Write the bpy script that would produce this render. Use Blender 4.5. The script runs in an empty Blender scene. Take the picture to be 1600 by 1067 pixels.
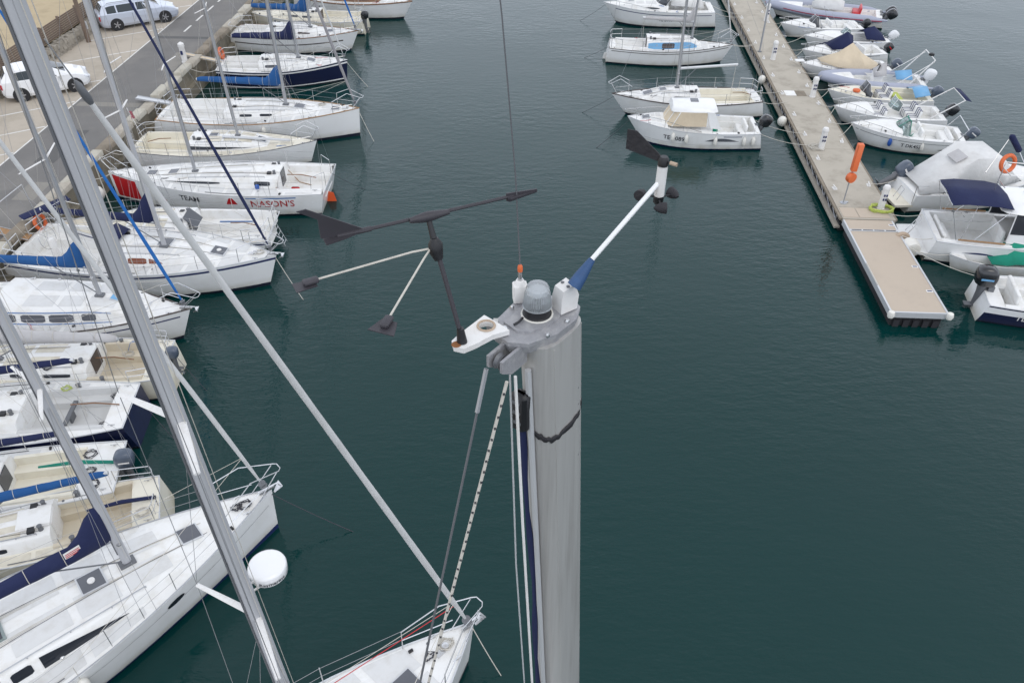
import bpy, math, random
from mathutils import Vector, Matrix, noise
random.seed(7)
S = bpy.context.scene
COL = S.collection
R = math.radians

# ------------------------------------------------------------------ camera, sky, sun, exposure
cam = bpy.data.cameras.new('camera')
cam.lens = 28.0; cam.sensor_width = 36.0; cam.clip_start = 0.05; cam.clip_end = 3000
co = bpy.data.objects.new('camera', cam); COL.objects.link(co)
co.location = (0, 0, 17); co.rotation_euler = (R(90 - 39.2), 0, 0)
S.camera = co

SUN_EL, SUN_AZ = 58, 150          # a veiled sun behind thin overcast
w = bpy.data.worlds.new('World'); S.world = w; w.use_nodes = True
nt = w.node_tree; bg = nt.nodes['Background']
sky = nt.nodes.new('ShaderNodeTexSky'); sky.sky_type = 'NISHITA'; sky.sun_disc = False
sky.sun_elevation = R(SUN_EL); sky.sun_rotation = R(SUN_AZ); sky.dust_density = 3.0; sky.air_density = 1.0
hs = nt.nodes.new('ShaderNodeHueSaturation'); hs.inputs['Saturation'].default_value = 0.42
nt.links.new(sky.outputs[0], hs.inputs['Color'])
# an even veil of pale cloud over the blue
cn = nt.nodes.new('ShaderNodeTexNoise'); cn.inputs['Scale'].default_value = 2.2; cn.inputs['Detail'].default_value = 5
tcw = nt.nodes.new('ShaderNodeTexCoord'); nt.links.new(tcw.outputs['Generated'], cn.inputs['Vector'])
cc = nt.nodes.new('ShaderNodeMix'); cc.data_type = 'RGBA'; cc.inputs[6].default_value = (9.9, 10.6, 12.0, 1); cc.inputs[7].default_value = (5.3, 5.55, 6.0, 1)
# hazy overcast: palest towards the horizon, greyer overhead, with soft cloud variation
sx = nt.nodes.new('ShaderNodeSeparateXYZ'); nt.links.new(tcw.outputs['Generated'], sx.inputs[0])
g1 = nt.nodes.new('ShaderNodeMapRange'); g1.inputs[1].default_value = 0.42; g1.inputs[2].default_value = 1.0; g1.inputs[3].default_value = -0.12; g1.inputs[4].default_value = 0.88
nt.links.new(sx.outputs[2], g1.inputs[0])
g2 = nt.nodes.new('ShaderNodeMath'); g2.operation = 'MULTIPLY_ADD'; g2.inputs[1].default_value = 0.25
nt.links.new(cn.outputs['Fac'], g2.inputs[0]); nt.links.new(g1.outputs[0], g2.inputs[2]); nt.links.new(g2.outputs[0], cc.inputs[0])
veil = nt.nodes.new('ShaderNodeMix'); veil.data_type = 'RGBA'; veil.inputs[0].default_value = 0.88
nt.links.new(hs.outputs[0], veil.inputs[6]); nt.links.new(cc.outputs[2], veil.inputs[7]); nt.links.new(veil.outputs[2], bg.inputs['Color'])
bg.inputs['Strength'].default_value = 0.15
sl = bpy.data.lights.new('sun', 'SUN'); sl.energy = 0.6; sl.angle = R(30); sl.color = (1.0, 0.96, 0.9)
so = bpy.data.objects.new('sun', sl); COL.objects.link(so)
so.rotation_euler = (R(90 - SUN_EL), 0, R(180 - SUN_AZ))
S.view_settings.view_transform = 'Standard'; S.view_settings.look = 'None'
S.view_settings.exposure = -0.08; S.view_settings.gamma = 1.0
S.view_settings.use_curve_mapping = False

# ------------------------------------------------------------------ materials
MATS = {}
def mat(name, col, rough=0.5, metal=0.0, var=0.08, scale=3.0, bump=0.0, bscale=40.0, dirt=None, dirtamt=0.5, trans=0.0, coat=0.0, dscale=1.2, stretch=None, scum=False):
    if name in MATS: return MATS[name]
    m = bpy.data.materials.new(name); m.use_nodes = True
    n = m.node_tree.nodes; l = m.node_tree.links; p = n['Principled BSDF']
    p.inputs['Roughness'].default_value = rough; p.inputs['Metallic'].default_value = metal
    if trans: p.inputs['Transmission Weight'].default_value = trans
    if coat: p.inputs['Coat Weight'].default_value = coat
    tc = n.new('ShaderNodeTexCoord')
    vec = tc.outputs['Object']
    if stretch:
        mp = n.new('ShaderNodeMapping'); mp.inputs['Scale'].default_value = stretch; l.new(tc.outputs['Object'], mp.inputs['Vector']); vec = mp.outputs[0]
    nz = n.new('ShaderNodeTexNoise'); nz.inputs['Scale'].default_value = scale; nz.inputs['Detail'].default_value = 5
    l.new(vec, nz.inputs['Vector'])
    mx = n.new('ShaderNodeMix'); mx.data_type = 'RGBA'
    a = [max(0, c * (1 - var)) for c in col]; b = [min(1, c * (1 + var)) for c in col]
    mx.inputs[6].default_value = (*a, 1); mx.inputs[7].default_value = (*b, 1)
    l.new(nz.outputs['Fac'], mx.inputs[0])
    out = mx.outputs[2]
    if dirt:
        n2 = n.new('ShaderNodeTexNoise'); n2.inputs['Scale'].default_value = dscale; n2.inputs['Detail'].default_value = 8; n2.inputs['Roughness'].default_value = 0.65
        l.new(vec, n2.inputs['Vector'])
        mr = n.new('ShaderNodeMapRange'); mr.inputs[1].default_value = 0.48; mr.inputs[2].default_value = 0.72; mr.inputs[4].default_value = dirtamt
        l.new(n2.outputs['Fac'], mr.inputs[0])
        m2 = n.new('ShaderNodeMix'); m2.data_type = 'RGBA'; m2.inputs[7].default_value = (*dirt, 1)
        l.new(mr.outputs[0], m2.inputs[0]); l.new(out, m2.inputs[6]); out = m2.outputs[2]
    if scum:
        sp = n.new('ShaderNodeSeparateXYZ'); l.new(tc.outputs['Object'], sp.inputs[0])
        mz = n.new('ShaderNodeMapRange'); mz.inputs[1].default_value = .42; mz.inputs[2].default_value = .08; mz.inputs[4].default_value = 1.0; l.new(sp.outputs[2], mz.inputs[0])
        n3 = n.new('ShaderNodeTexNoise'); n3.inputs['Scale'].default_value = 2.5; n3.inputs['Detail'].default_value = 7; l.new(tc.outputs['Object'], n3.inputs['Vector'])
        mm = n.new('ShaderNodeMath'); mm.operation = 'MULTIPLY'; l.new(mz.outputs[0], mm.inputs[0]); l.new(n3.outputs['Fac'], mm.inputs[1])
        m3_ = n.new('ShaderNodeMix'); m3_.data_type = 'RGBA'; m3_.inputs[7].default_value = (.40, .36, .25, 1); l.new(mm.outputs[0], m3_.inputs[0]); l.new(out, m3_.inputs[6]); out = m3_.outputs[2]
    l.new(out, p.inputs['Base Color'])
    if bump:
        nb = n.new('ShaderNodeTexNoise'); nb.inputs['Scale'].default_value = bscale; nb.inputs['Detail'].default_value = 4
        l.new(tc.outputs['Object'], nb.inputs['Vector'])
        bp = n.new('ShaderNodeBump'); bp.inputs['Strength'].default_value = bump; bp.inputs['Distance'].default_value = 0.02
        l.new(nb.outputs['Fac'], bp.inputs['Height']); l.new(bp.outputs[0], p.inputs['Normal'])
    MATS[name] = m; return m

GEL = dict(rough=0.3, var=0.03, scale=1.5, coat=0.25, dirtamt=0.35)
mat('white', (.80, .80, .79), dirt=(.60, .585, .54), scum=True, **GEL)
mat('nonskid', (.66, .66, .65), rough=.8, var=.05, scale=4, dirt=(.50, .48, .44), dirtamt=.5, dscale=3)
mat('nonskidcream', (.66, .62, .52), rough=.8, var=.05, scale=4, dirt=(.48, .42, .33), dirtamt=.5, dscale=3)
mat('whitedeck', (.79, .785, .765), rough=.55, var=.04, scale=2, dirt=(.56, .52, .44), dirtamt=.5, dscale=2.2, bump=.1, bscale=200)
mat('creamdeck', (.76, .72, .61), rough=.6, var=.05, scale=2, dirt=(.50, .44, .33), dirtamt=.4)
mat('tandeck', (.60, .535, .42), rough=.6, var=.06, scale=3, dirt=(.42, .35, .24), dirtamt=.4)
mat('greynonskid', (.58, .58, .57), rough=.75, var=.04, scale=3, dirt=(.45, .44, .41), dirtamt=.4)
mat('cream', (.74, .70, .59), dirt=(.55, .48, .36), scum=True, **GEL)
mat('carwhite', (.80, .80, .80), rough=.25, var=.01, coat=.6)
mat('navyhull', (.008, .012, .045), rough=.2, var=.1, coat=.4)
mat('navystripe', (.015, .025, .10), rough=.35)
mat('bluestripe', (.05, .16, .40), rough=.4)
mat('lightblue', (.16, .38, .62), rough=.4)
mat('boottop', (.012, .014, .03), rough=.4, dirt=(.06, .07, .05))
mat('bluefoul', (.02, .07, .22), rough=.5)
mat('red', (.50, .015, .02), rough=.4)
mat('maroon', (.28, .03, .06), rough=.5)
mat('orange', (.66, .14, .04), rough=.5)
mat('orangefoul', (.75, .11, .03), rough=.5)
mat('teak', (.33, .19, .09), rough=.7, var=.25, scale=12, bump=.3)
mat('windowbrown', (.24, .085, .05), rough=.2)
mat('varnish', (.21, .105, .05), rough=.3, var=.25, scale=9)
mat('glass', (.018, .022, .03), rough=.08, var=.1)
mat('smoke', (.06, .065, .075), rough=.12, var=.1)
mat('hatchglass', (.11, .115, .13), rough=.15, var=.15)
mat('clearglass', (.55, .66, .66), rough=.05, trans=.85)
mat('alu', (.42, .43, .45), rough=.42, metal=.5, var=.10, scale=14, stretch=(1, 1, .05), dirt=(.27, .27, .27), dirtamt=.35, dscale=20)
mat('alupale', (.60, .61, .62), rough=.45, metal=.35, var=.05)
mat('nearalu', (.53, .52, .50), rough=.40, metal=.40, var=.14, scale=34, stretch=(1, 1, .03), dirt=(.27, .25, .23), dirtamt=.55, dscale=22)
mat('cast', (.34, .34, .355), rough=.55, metal=.3, var=.15, scale=60, dirt=(.58, .57, .55), dirtamt=.5, dscale=40, bump=.25, bscale=300)
mat('mattealu', (.47, .475, .49), rough=.62, metal=.15, var=.08, scale=14, stretch=(1, 1, .05), dirt=(.33, .33, .34), dirtamt=.4, dscale=12)
mat('darkalu', (.15, .155, .165), rough=.5, metal=.3)
mat('steel', (.62, .62, .62), rough=.25, metal=.9, var=.05)
mat('wire', (.33, .33, .34), rough=.4, metal=.5)
mat('black', (.012, .012, .014), rough=.45)
mat('softblack', (.022, .021, .025), rough=.7, var=.2, bump=.3, bscale=60)
mat('windexgrey', (.040, .037, .044), rough=.55, var=.15, scale=30)
mat('engineblack', (.012, .013, .016), rough=.25, coat=.5)
mat('enginegrey', (.075, .095, .13), rough=.3, coat=.3)
mat('enginewhite', (.72, .73, .74), rough=.3)
CAN = dict(rough=.85, var=.12, scale=3, bump=.6, bscale=9)
mat('furlblue', (.010, .12, .40), rough=.8, dirt=(.03, .20, .45))
mat('canvasblue', (.010, .078, .24), dirt=(.02, .11, .28), dirtamt=.5, **CAN)
mat('canvasnavy', (.008, .014, .062), dirt=(.018, .028, .085), dirtamt=.5, **CAN)
mat('canvaswhite', (.66, .655, .64), dirt=(.5, .48, .45), dirtamt=.5, **CAN)
mat('canvasgrey', (.47, .46, .46), dirt=(.36, .34, .33), dirtamt=.5, **CAN)
mat('canvasbeige', (.62, .52, .38), dirt=(.5, .40, .28), dirtamt=.5, **CAN)
mat('canvasgreen', (.01, .20, .14), dirt=(.02, .26, .19), dirtamt=.5, **CAN)
mat('canvasteal', (.01, .26, .17), dirt=(.02, .22, .15), dirtamt=.5, **CAN)
mat('furlwhite', (.60, .60, .59), rough=.8, var=.08, scale=3, dirt=(.42, .42, .41), dirtamt=.6, dscale=2)
mat('furlgrey', (.28, .27, .28), rough=.8, var=.1)
mat('furlnavy', (.010, .018, .07), rough=.8)
mat('tube', (.36, .38, .46), rough=.6, var=.06)
mat('rope', (.55, .52, .46), rough=.9, var=.2, scale=60)
mat('ropedark', (.05, .05, .06), rough=.9)
mat('ropeyellow', (.45, .52, .12), rough=.9)
mat('fender', (.74, .72, .66), rough=.5, dirt=(.5, .45, .35), dirtamt=.5)
mat('fenderblue', (.02, .09, .36), rough=.5)
mat('tan', (.44, .34, .25), rough=.8, var=.06)
mat('whiteplastic', (.74, .73, .71), rough=.45, var=.03, dirt=(.5, .42, .34), dirtamt=.3, dscale=20)
mat('rust', (.22, .09, .03), rough=.9, var=.3, scale=60)
mat('blueboot', (.03, .08, .19), rough=.6, var=.35, scale=30)
mat('rubber', (.02, .02, .022), rough=.8)
mat('letters', (.03, .03, .04), rough=.5)
mat('lettersred', (.42, .03, .03), rough=.5)
mat('boarddark', (.06, .045, .04), rough=.4, var=.2)
mat('signred', (.38, .12, .14), rough=.8, var=.5, scale=14)

# ------------------------------------------------------------------ mesh helpers
class MB:
    def __init__(s): s.v = []; s.f = []; s.m = []
    def add(s, vs, fs, mi=0):
        o = len(s.v); s.v += [tuple(v) for v in vs]
        for f in fs: s.f.append([i + o for i in f]); s.m.append(mi)
        return s
    def box(s, c, size, rz=0, mi=0, taper=1.0, rx=0, ry=0):
        hx, hy, hz = size[0] / 2, size[1] / 2, size[2] / 2
        M = Matrix.Translation(c) @ Matrix.Rotation(rz, 4, 'Z') @ Matrix.Rotation(ry, 4, 'Y') @ Matrix.Rotation(rx, 4, 'X')
        vs = [M @ Vector((x * hx * (taper if z > 0 else 1), y * hy * (taper if z > 0 else 1), z * hz)) for z in (-1, 1) for x, y in ((-1, -1), (1, -1), (1, 1), (-1, 1))]
        return s.add(vs, [(3, 2, 1, 0), (4, 5, 6, 7), (0, 1, 5, 4), (1, 2, 6, 5), (2, 3, 7, 6), (3, 0, 4, 7)], mi)
    def rbox(s, c, size, rz=0, mi=0, bev=0.2, ry=0, rx=0):
        # rounded box: rings stacked in z with chamfered top and bottom
        hx, hy, hz = size[0] / 2, size[1] / 2, size[2] / 2
        M = Matrix.Translation(c) @ Matrix.Rotation(rz, 4, 'Z') @ Matrix.Rotation(ry, 4, 'Y') @ Matrix.Rotation(rx, 4, 'X')
        b = bev * min(hx, hy, hz) * 2
        rings = []
        for z, i in ((-hz, b * .7), (-hz + b * .5, b * .15), (hz - b * .8, 0), (hz - b * .25, b * .35), (hz, b)):
            ax, ay = hx - i, hy - i; k = b * .8
            ring = [(ax, -ay + k), (ax, ay - k), (ax - k, ay), (-ax + k, ay), (-ax, ay - k), (-ax, -ay + k), (-ax + k, -ay), (ax - k, -ay)]
            rings.append([M @ Vector((x, y, z)) for x, y in ring])
        return s.loft(rings, mi=mi)
    def loft(s, rings, closed=True, cap=True, mi=0):
        n = len(rings[0]); o = len(s.v)
        for r in rings: s.v += [tuple(p) for p in r]
        for i in range(len(rings) - 1):
            for j in range(n if closed else n - 1):
                k = (j + 1) % n
                s.f.append([o + i * n + j, o + i * n + k, o + (i + 1) * n + k, o + (i + 1) * n + j]); s.m.append(mi)
        if cap and closed:
            s.f.append([o + j for j in range(n)][::-1]); s.m.append(mi)
            s.f.append([o + (len(rings) - 1) * n + j for j in range(n)]); s.m.append(mi)
        return s
    def tube(s, pts, r=0.01, n=6, mi=0, cap=True):
        pts = [Vector(p) for p in pts]; rings = []
        rr = r if isinstance(r, (list, tuple)) else [r] * len(pts)
        up = None
        for i, p in enumerate(pts):
            a = pts[max(0, i - 1)]; b = pts[min(len(pts) - 1, i + 1)]
            d = (b - a).normalized() if (b - a).length > 1e-9 else Vector((0, 0, 1))
            if up is None:
                up = Vector((0, 0, 1)) if abs(d.z) < .95 else Vector((1, 0, 0))
            x = d.cross(up).normalized(); y = x.cross(d).normalized(); up = y
            rings.append([p + x * math.cos(t) * rr[i] + y * math.sin(t) * rr[i] for t in [2 * math.pi * k / n for k in range(n)]])
        return s.loft(rings, cap=cap, mi=mi)
    def lathe(s, prof, c=(0, 0, 0), n=16, mi=0, M=None):
        M = (Matrix.Translation(c) @ (M or Matrix.Identity(4)))
        rings = [[M @ Vector((r * math.cos(2 * math.pi * k / n), r * math.sin(2 * math.pi * k / n), z)) for k in range(n)] for r, z in prof]
        return s.loft(rings, mi=mi)
    def cyl(s, c, r, h, n=14, mi=0, M=None): return s.lathe([(r, 0), (r, h)], c, n, mi, M)
    def ell(s, c, r, n=12, mi=0, M=None):
        pr = [(max(1e-4, math.sin(t)), -math.cos(t)) for t in [math.pi * k / 8 for k in range(9)]]
        MM = (M or Matrix.Identity(4)) @ Matrix.Diagonal((r[0], r[1], r[2], 1))
        return s.lathe(pr, c, n, mi, MM)
    def torus(s, c, R1, r, n=20, k=8, mi=0, M=None, a0=0, a1=2 * math.pi):
        MM = Matrix.Translation(c) @ (M or Matrix.Identity(4)); full = abs(a1 - a0 - 2 * math.pi) < 1e-6
        rings = []
        for i in range(n + (0 if full else 1)):
            t = a0 + (a1 - a0) * i / n
            rings.append([MM @ Vector(((R1 + r * math.cos(q)) * math.cos(t), (R1 + r * math.cos(q)) * math.sin(t), r * math.sin(q))) for q in [2 * math.pi * j / k for j in range(k)]])
        if full: rings.append(rings[0])
        return s.loft(rings, cap=not full, mi=mi)
    def prism(s, poly, z0, z1, mi=0):
        return s.loft([[(x, y, z0) for x, y in poly], [(x, y, z1) for x, y in poly]], mi=mi)
    def plate(s, pts, th, mi=0):
        P = [Vector(p) for p in pts]; nn = Vector((0, 0, 0))
        for i in range(len(P)): nn += P[i].cross(P[(i + 1) % len(P)])
        nn.normalize(); nn *= th / 2
        return s.loft([[p - nn for p in P], [p + nn for p in P]], mi=mi)
    def build(s, name, mats, parent=None, smooth=40, loc=None, kind=None):
        me = bpy.data.meshes.new(name); me.from_pydata(s.v, [], s.f); me.update()
        for m in (mats if isinstance(mats, (list, tuple)) else [mats]): me.materials.append(MATS[m])
        me.polygons.foreach_set('material_index', s.m)
        if smooth:
            me.polygons.foreach_set('use_smooth', [True] * len(me.polygons))
            me.set_sharp_from_angle(angle=R(smooth))
        o = bpy.data.objects.new(name, me); COL.objects.link(o)
        if parent is not None: o.parent = parent
        if loc is not None: o.location = loc
        if kind: o['kind'] = kind
        return o
def tag(o, label, cat, group=None):
    o['label'] = label; o['category'] = cat
    if group: o['group'] = group
    return o
def thing(name, loc=(0, 0, 0), rz=0, label=None, cat=None, group=None):
    o = bpy.data.objects.new(name, None); COL.objects.link(o); o.empty_display_size = .3
    o.location = loc; o.rotation_euler = (0, 0, rz)
    if label: tag(o, label, cat, group)
    return o
def share(src, name, parent, loc=(0, 0, 0), rz=0):
    o = bpy.data.objects.new(name, src.data); COL.objects.link(o); o.parent = parent; o.location = loc; o.rotation_euler = (0, 0, rz); return o
def text_verts(txt, size, bold=False):
    cu = bpy.data.curves.new('t', 'FONT'); cu.body = txt; cu.size = size; cu.resolution_u = 2; cu.offset = .012 * size if bold else 0
    to = bpy.data.objects.new('t', cu); COL.objects.link(to)
    me = bpy.data.meshes.new_from_object(to)
    vs = [v.co.copy() for v in me.vertices]; fs = [list(p.vertices) for p in me.polygons]
    bpy.data.objects.remove(to); bpy.data.meshes.remove(me)
    return vs, fs
def lettering(txt, size, fn, name, m, parent, bold=True):
    vs, fs = text_verts(txt, size, bold)
    x0 = min(v.x for v in vs); x1 = max(v.x for v in vs); xc = (x0 + x1) / 2
    b = MB(); b.add([fn(v.x - xc, v.y) for v in vs], fs)
    return b.build(name, m, parent, smooth=0)

# harbour frame: s runs along the quay, n across it
A = R(3.2); DX, DY = math.sin(A), math.cos(A)
def Q(s, n, z=0): return (s * DX + n * DY, s * DY - n * DX, z)
HR = -A

# ------------------------------------------------------------------ water
def water_material():
    m = bpy.data.materials.new('water'); m.use_nodes = True; MATS['water'] = m
    n = m.node_tree.nodes; l = m.node_tree.links; p = n['Principled BSDF']
    tc = n.new('ShaderNodeTexCoord')
    big = n.new('ShaderNodeTexNoise'); big.inputs['Scale'].default_value = .09; big.inputs['Detail'].default_value = 3
    l.new(tc.outputs['Object'], big.inputs['Vector'])
    cm = n.new('ShaderNodeMix'); cm.data_type = 'RGBA'
    cm.inputs[6].default_value = (.0010, .0255, .0245, 1); cm.inputs[7].default_value = (.0018, .0315, .0298, 1)
    l.new(big.outputs['Fac'], cm.inputs[0]); l.new(cm.outputs[2], p.inputs['Base Color'])
    p.inputs['Roughness'].default_value = .04; p.inputs['IOR'].default_value = 1.365
    def wave(sx, sy, sc, det, rot):
        mp = n.new('ShaderNodeMapping'); mp.inputs['Scale'].default_value = (sx, sy, 1); mp.inputs['Rotation'].default_value = (0, 0, R(rot))
        l.new(tc.outputs['Object'], mp.inputs['Vector'])
        t = n.new('ShaderNodeTexNoise'); t.inputs['Scale'].default_value = sc; t.inputs['Detail'].default_value = det; t.inputs['Roughness'].default_value = .5
        l.new(mp.outputs[0], t.inputs['Vector']); return t
    a = wave(.55, 1.3, 2.6, 3, -14); b = wave(.6, 1.4, 7.5, 2, 12); c = wave(1, 1, .5, 2, 0)
    patch = n.new('ShaderNodeTexNoise'); patch.inputs['Scale'].default_value = .12; patch.inputs['Detail'].default_value = 2
    l.new(tc.outputs['Object'], patch.inputs['Vector'])
    mr = n.new('ShaderNodeMapRange'); mr.inputs[1].default_value = .35; mr.inputs[2].default_value = .68; mr.inputs[3].default_value = .30; mr.inputs[4].default_value = 1.25
    l.new(patch.outputs['Fac'], mr.inputs[0])
    s1 = n.new('ShaderNodeMath'); s1.operation = 'MULTIPLY_ADD'; s1.inputs[1].default_value = .45
    l.new(b.outputs['Fac'], s1.inputs[0]); l.new(a.outputs['Fac'], s1.inputs[2])
    s2 = n.new('ShaderNodeMath'); s2.operation = 'MULTIPLY_ADD'; s2.inputs[1].default_value = .8
    l.new(c.outputs['Fac'], s2.inputs[0]); l.new(s1.outputs[0], s2.inputs[2])
    ms = n.new('ShaderNodeMath'); ms.operation = 'MULTIPLY'; l.new(s2.outputs[0], ms.inputs[0]); l.new(mr.outputs[0], ms.inputs[1])
    bp = n.new('ShaderNodeBump'); bp.inputs['Strength'].default_value = 1.0; bp.inputs['Distance'].default_value = .022
    l.new(ms.outputs[0], bp.inputs['Height']); l.new(bp.outputs[0], p.inputs['Normal'])
water_material()
b = MB(); b.add([(-900, -300, 0), (900, -300, 0), (900, 1400, 0), (-900, 1400, 0)], [(0, 1, 2, 3)])
b.build('water', 'water', smooth=0, kind='structure')

# ------------------------------------------------------------------ quay, road, parking, beach
mat('asphalt', (.165, .158, .150), rough=.9, var=.15, scale=.8, dirt=(.235, .22, .20), dirtamt=.7, bump=.4, bscale=60, dscale=.5)
mat('parking', (.45, .395, .325), rough=.9, var=.10, scale=.7, dirt=(.32, .28, .22), dirtamt=.7, bump=.3, bscale=50, dscale=.6)
mat('concrete', (.38, .345, .29), rough=.9, var=.12, scale=1.2, dirt=(.24, .21, .17), dirtamt=.6, bump=.5, bscale=30)
mat('coping', (.48, .45, .38), rough=.85, var=.15, scale=2, dirt=(.27, .24, .18), dirtamt=.7, bump=.6, bscale=20)
mat('quayface', (.20, .175, .13), rough=.9, var=.25, scale=2, dirt=(.06, .06, .045), dirtamt=.8, bump=1, bscale=10)
mat('slab', (.43, .39, .325), rough=.9, var=.08, scale=1.5, dirt=(.27, .24, .195), dirtamt=.75, bump=.3, bscale=60)
mat('endslab', (.50, .42, .335), rough=.85, var=.05, scale=1.2, dirt=(.42, .35, .28), dirtamt=.5, bump=.3, bscale=90)
mat('sand', (.46, .37, .235), rough=.95, var=.15, scale=.6, dirt=(.33, .26, .16), dirtamt=.7, bump=.8, bscale=5)
mat('stone', (.30, .27, .225), rough=.95, var=.3, scale=3, bump=.8, bscale=12)
mat('wood', (.17, .125, .095), rough=.85, var=.3, scale=5)
mat('paint', (.70, .69, .66), rough=.8, var=.1, scale=6, dirt=(.45, .42, .37), dirtamt=.7, dscale=3)
mat('timber', (.25, .21, .16), rough=.9, var=.3, scale=3, dirt=(.08, .07, .05), dirtamt=.7)

def sheet(name, s0, s1, n0, n1, z, m, th=None, kind='structure', parent=None):
    b = MB()
    if th is None: b.add([Q(s0, n0, z), Q(s0, n1, z), Q(s1, n1, z), Q(s1, n0, z)], [(0, 1, 2, 3)])
    else: b.loft([[Q(s0, n0, zz), Q(s0, n1, zz), Q(s1, n1, zz), Q(s1, n0, zz)] for zz in (z - th, z)])
    return b.build(name, m, parent, smooth=0, kind=kind)
Z = 1.30
sheet('ground', -60, 260, -400, -20.12, Z - .004, 'sand')
sheet('road', -60, 260, -23.55, -20.15, Z + .008, 'asphalt')
sheet('parking_lot', -60, 260, -27.6, -23.55, Z + .004, 'parking')
sheet('pavement', -60, 260, -20.15, -19.98, Z + .008, 'concrete')
wall = sheet('quay_wall', -60, 260, -20.0, -19.70, Z - .0, 'quayface', th=2.3)
# coping stones along the quay edge, each its own block, some lower (stepped as built)
cs = None
srcs = []
for k in range(4):
    b = MB(); b.rbox((0, 0, 0), (.44 + .02 * k, 1.42, .24), bev=.06)
    o = b.build('coping_stone', ('coping', 'coping', 'slab', 'timber')[k], wall); srcs.append(o)
first = [True] * 4
s = 14.0; i = 0
while s < 62:
    k = random.randrange(4); dz = random.choice((0, 0, -.03, -.10, .02)); dn = random.uniform(-.04, .03)
    loc = Q(s, -19.86 + dn, Z + .05 + dz)
    if first[k]: srcs[k].location = loc; srcs[k].rotation_euler = (0, 0, HR); first[k] = False
    else: share(srcs[k], 'coping_stone', wall, loc, HR + random.uniform(-.01, .01))
    s += 1.5; i += 1
# lower concrete ledge of the quay just above the water
sheet('quay_ledge', -60, 260, -19.70, -19.42, .55, 'quayface', th=1.2)
# paint: bay lines and the dashes of the road
bay = Vector((1.42, 2.04, 0)).normalized()
for k, s0 in enumerate((23.5, 26.2, 29.0, 31.7, 34.6, 37.4, 41.9, 45.6, 50.2, 53.4, 56.5)):
    b = MB(); L = 4.0; s1 = s0 + 2.1; n1 = -23.68
    p0 = Q(s1 - 2.35, n1 - 3.4, Z + .008); p1 = Q(s1, n1, Z + .008)
    d = (Vector(p1) - Vector(p0)).normalized(); t = Vector((-d.y, d.x, 0)) * .05
    b.add([Vector(p0) - t, Vector(p1) - t, Vector(p1) + t, Vector(p0) + t], [(3, 2, 1, 0)][::1])
    b.f[-1].reverse(); b.build('bay_line', 'paint', smooth=0, kind='structure')
for s0 in (47.2, 49.2, 51.1, 53.1, 55.1):
    sheet('road_marking', s0, s0 + 1.15, -22.25, -22.13, Z + .012, 'paint')
sheet('road_edge_line', -60, 260, -23.62, -23.54, Z + .012, 'paint')
mat('patch', (.11, .108, .105), rough=.9, var=.15, scale=2, bump=.4, bscale=60); mat('patchpale', (.24, .225, .20), rough=.9, var=.15, scale=2, bump=.4, bscale=60)
for s0, s1, n0, n1, mm_ in ((30.2, 33.5, -22.3, -21.4, 'patch'), (36.2, 36.7, -23.4, -20.3, 'patchpale'), (41.0, 43.8, -21.3, -20.4, 'patchpale'), (46.0, 46.4, -23.4, -20.3, 'patch'), (27.0, 28.5, -21.5, -20.6, 'patchpale')):
    sheet('road_patch', s0, s1, n0, n1, Z + .010, mm_)
# rough stone retaining wall and slatted wooden fence on top of it
b = MB(); rr = random.Random(3)
for s_ in [30 + .27 * k for k in range(118)]:
    for zz in (0.0, .2, .4):
        for nn in (0, .28):
            c = Vector(Q(s_ + rr.uniform(-.08, .08), -27.62 - nn + rr.uniform(-.05, .05), Z + zz + .1))
            h = [rr.uniform(.11, .17) for _ in range(3)]
            b.box(c, (h[0] * 2, h[1] * 2, h[2] * 1.6), rz=rr.uniform(0, 3), taper=rr.uniform(.6, .9), rx=rr.uniform(-.2, .2))
o = b.build('stone_wall', 'stone', smooth=0, kind='stuff'); tag(o, 'low rough stone retaining wall between the car park and the sand', 'wall')
fence = thing('wooden_fence', Q(43, -28.25, Z + .6), HR, 'brown slatted wooden fence standing on the stone wall beside the sand', 'fence')
b = MB(); b.box((0, 0, 0), (.035, 1.96, .085)); slat = b.build('slat', 'wood', fence)
b = MB(); b.box((0, 0, .35), (.10, .10, 1.05)); post = b.build('post', 'wood', fence)
used = 0
for k in range(-8, 9):
    for j in range(8):
        loc = (.01, k * 2 + 1, .0 + j * .112)
        if used == 0: slat.location = loc
        else: share(slat, 'slat', fence, loc)
        used += 1
    if k == -8: post.location = (-.07, k * 2, 0)
    else: share(post, 'post', fence, (-.07, k * 2, 0))
sheet('sand_bank', -60, 260, -400, -28.2, Z + .55, 'sand')
# wooden pole at the edge of the car park
t = thing('utility_pole', (-24.45, 46.6, Z), 0, 'brown wooden pole rising from the edge of the car park beside the stone wall', 'pole')
b = MB(); b.tube([(0, 0, 0), (-.05, 0, 7.5)], [.13, .09], n=10); b.build('shaft', 'wood', t)
b = MB(); b.box((0, .12, .9), (.28, .1, .4)); b.build('meter_box', 'alupale', t)

# ------------------------------------------------------------------ pontoon
ponts = thing('pontoon', Q(28.6, 12.7, 0), HR, 'long grey concrete pontoon running away between two rows of moored boats', 'pontoon')
PZ = .60
pa, pb = 11.72 - 12.7, 13.80 - 12.7
slabs = [(0, .95), (.97, 6.35), (6.37, 12.55), (12.57, 13.3), (13.32, 19.2), (19.22, 26.0), (26.02, 32.5), (32.52, 39.0), (39.02, 46.0), (46.02, 60)]
for (a0, a1) in slabs:
    b = MB()
    b.loft([[(pa, a0, z), (pb, a0, z), (pb, a1, z), (pa, a1, z)] for z in (PZ - .16, PZ)])
    b.build('slab', 'slab', ponts, smooth=0)
b = MB(); b.box((.0, 30, -.10), (2.04, 59.8, .85)); b.build('float', 'rubber', ponts, smooth=0)
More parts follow.
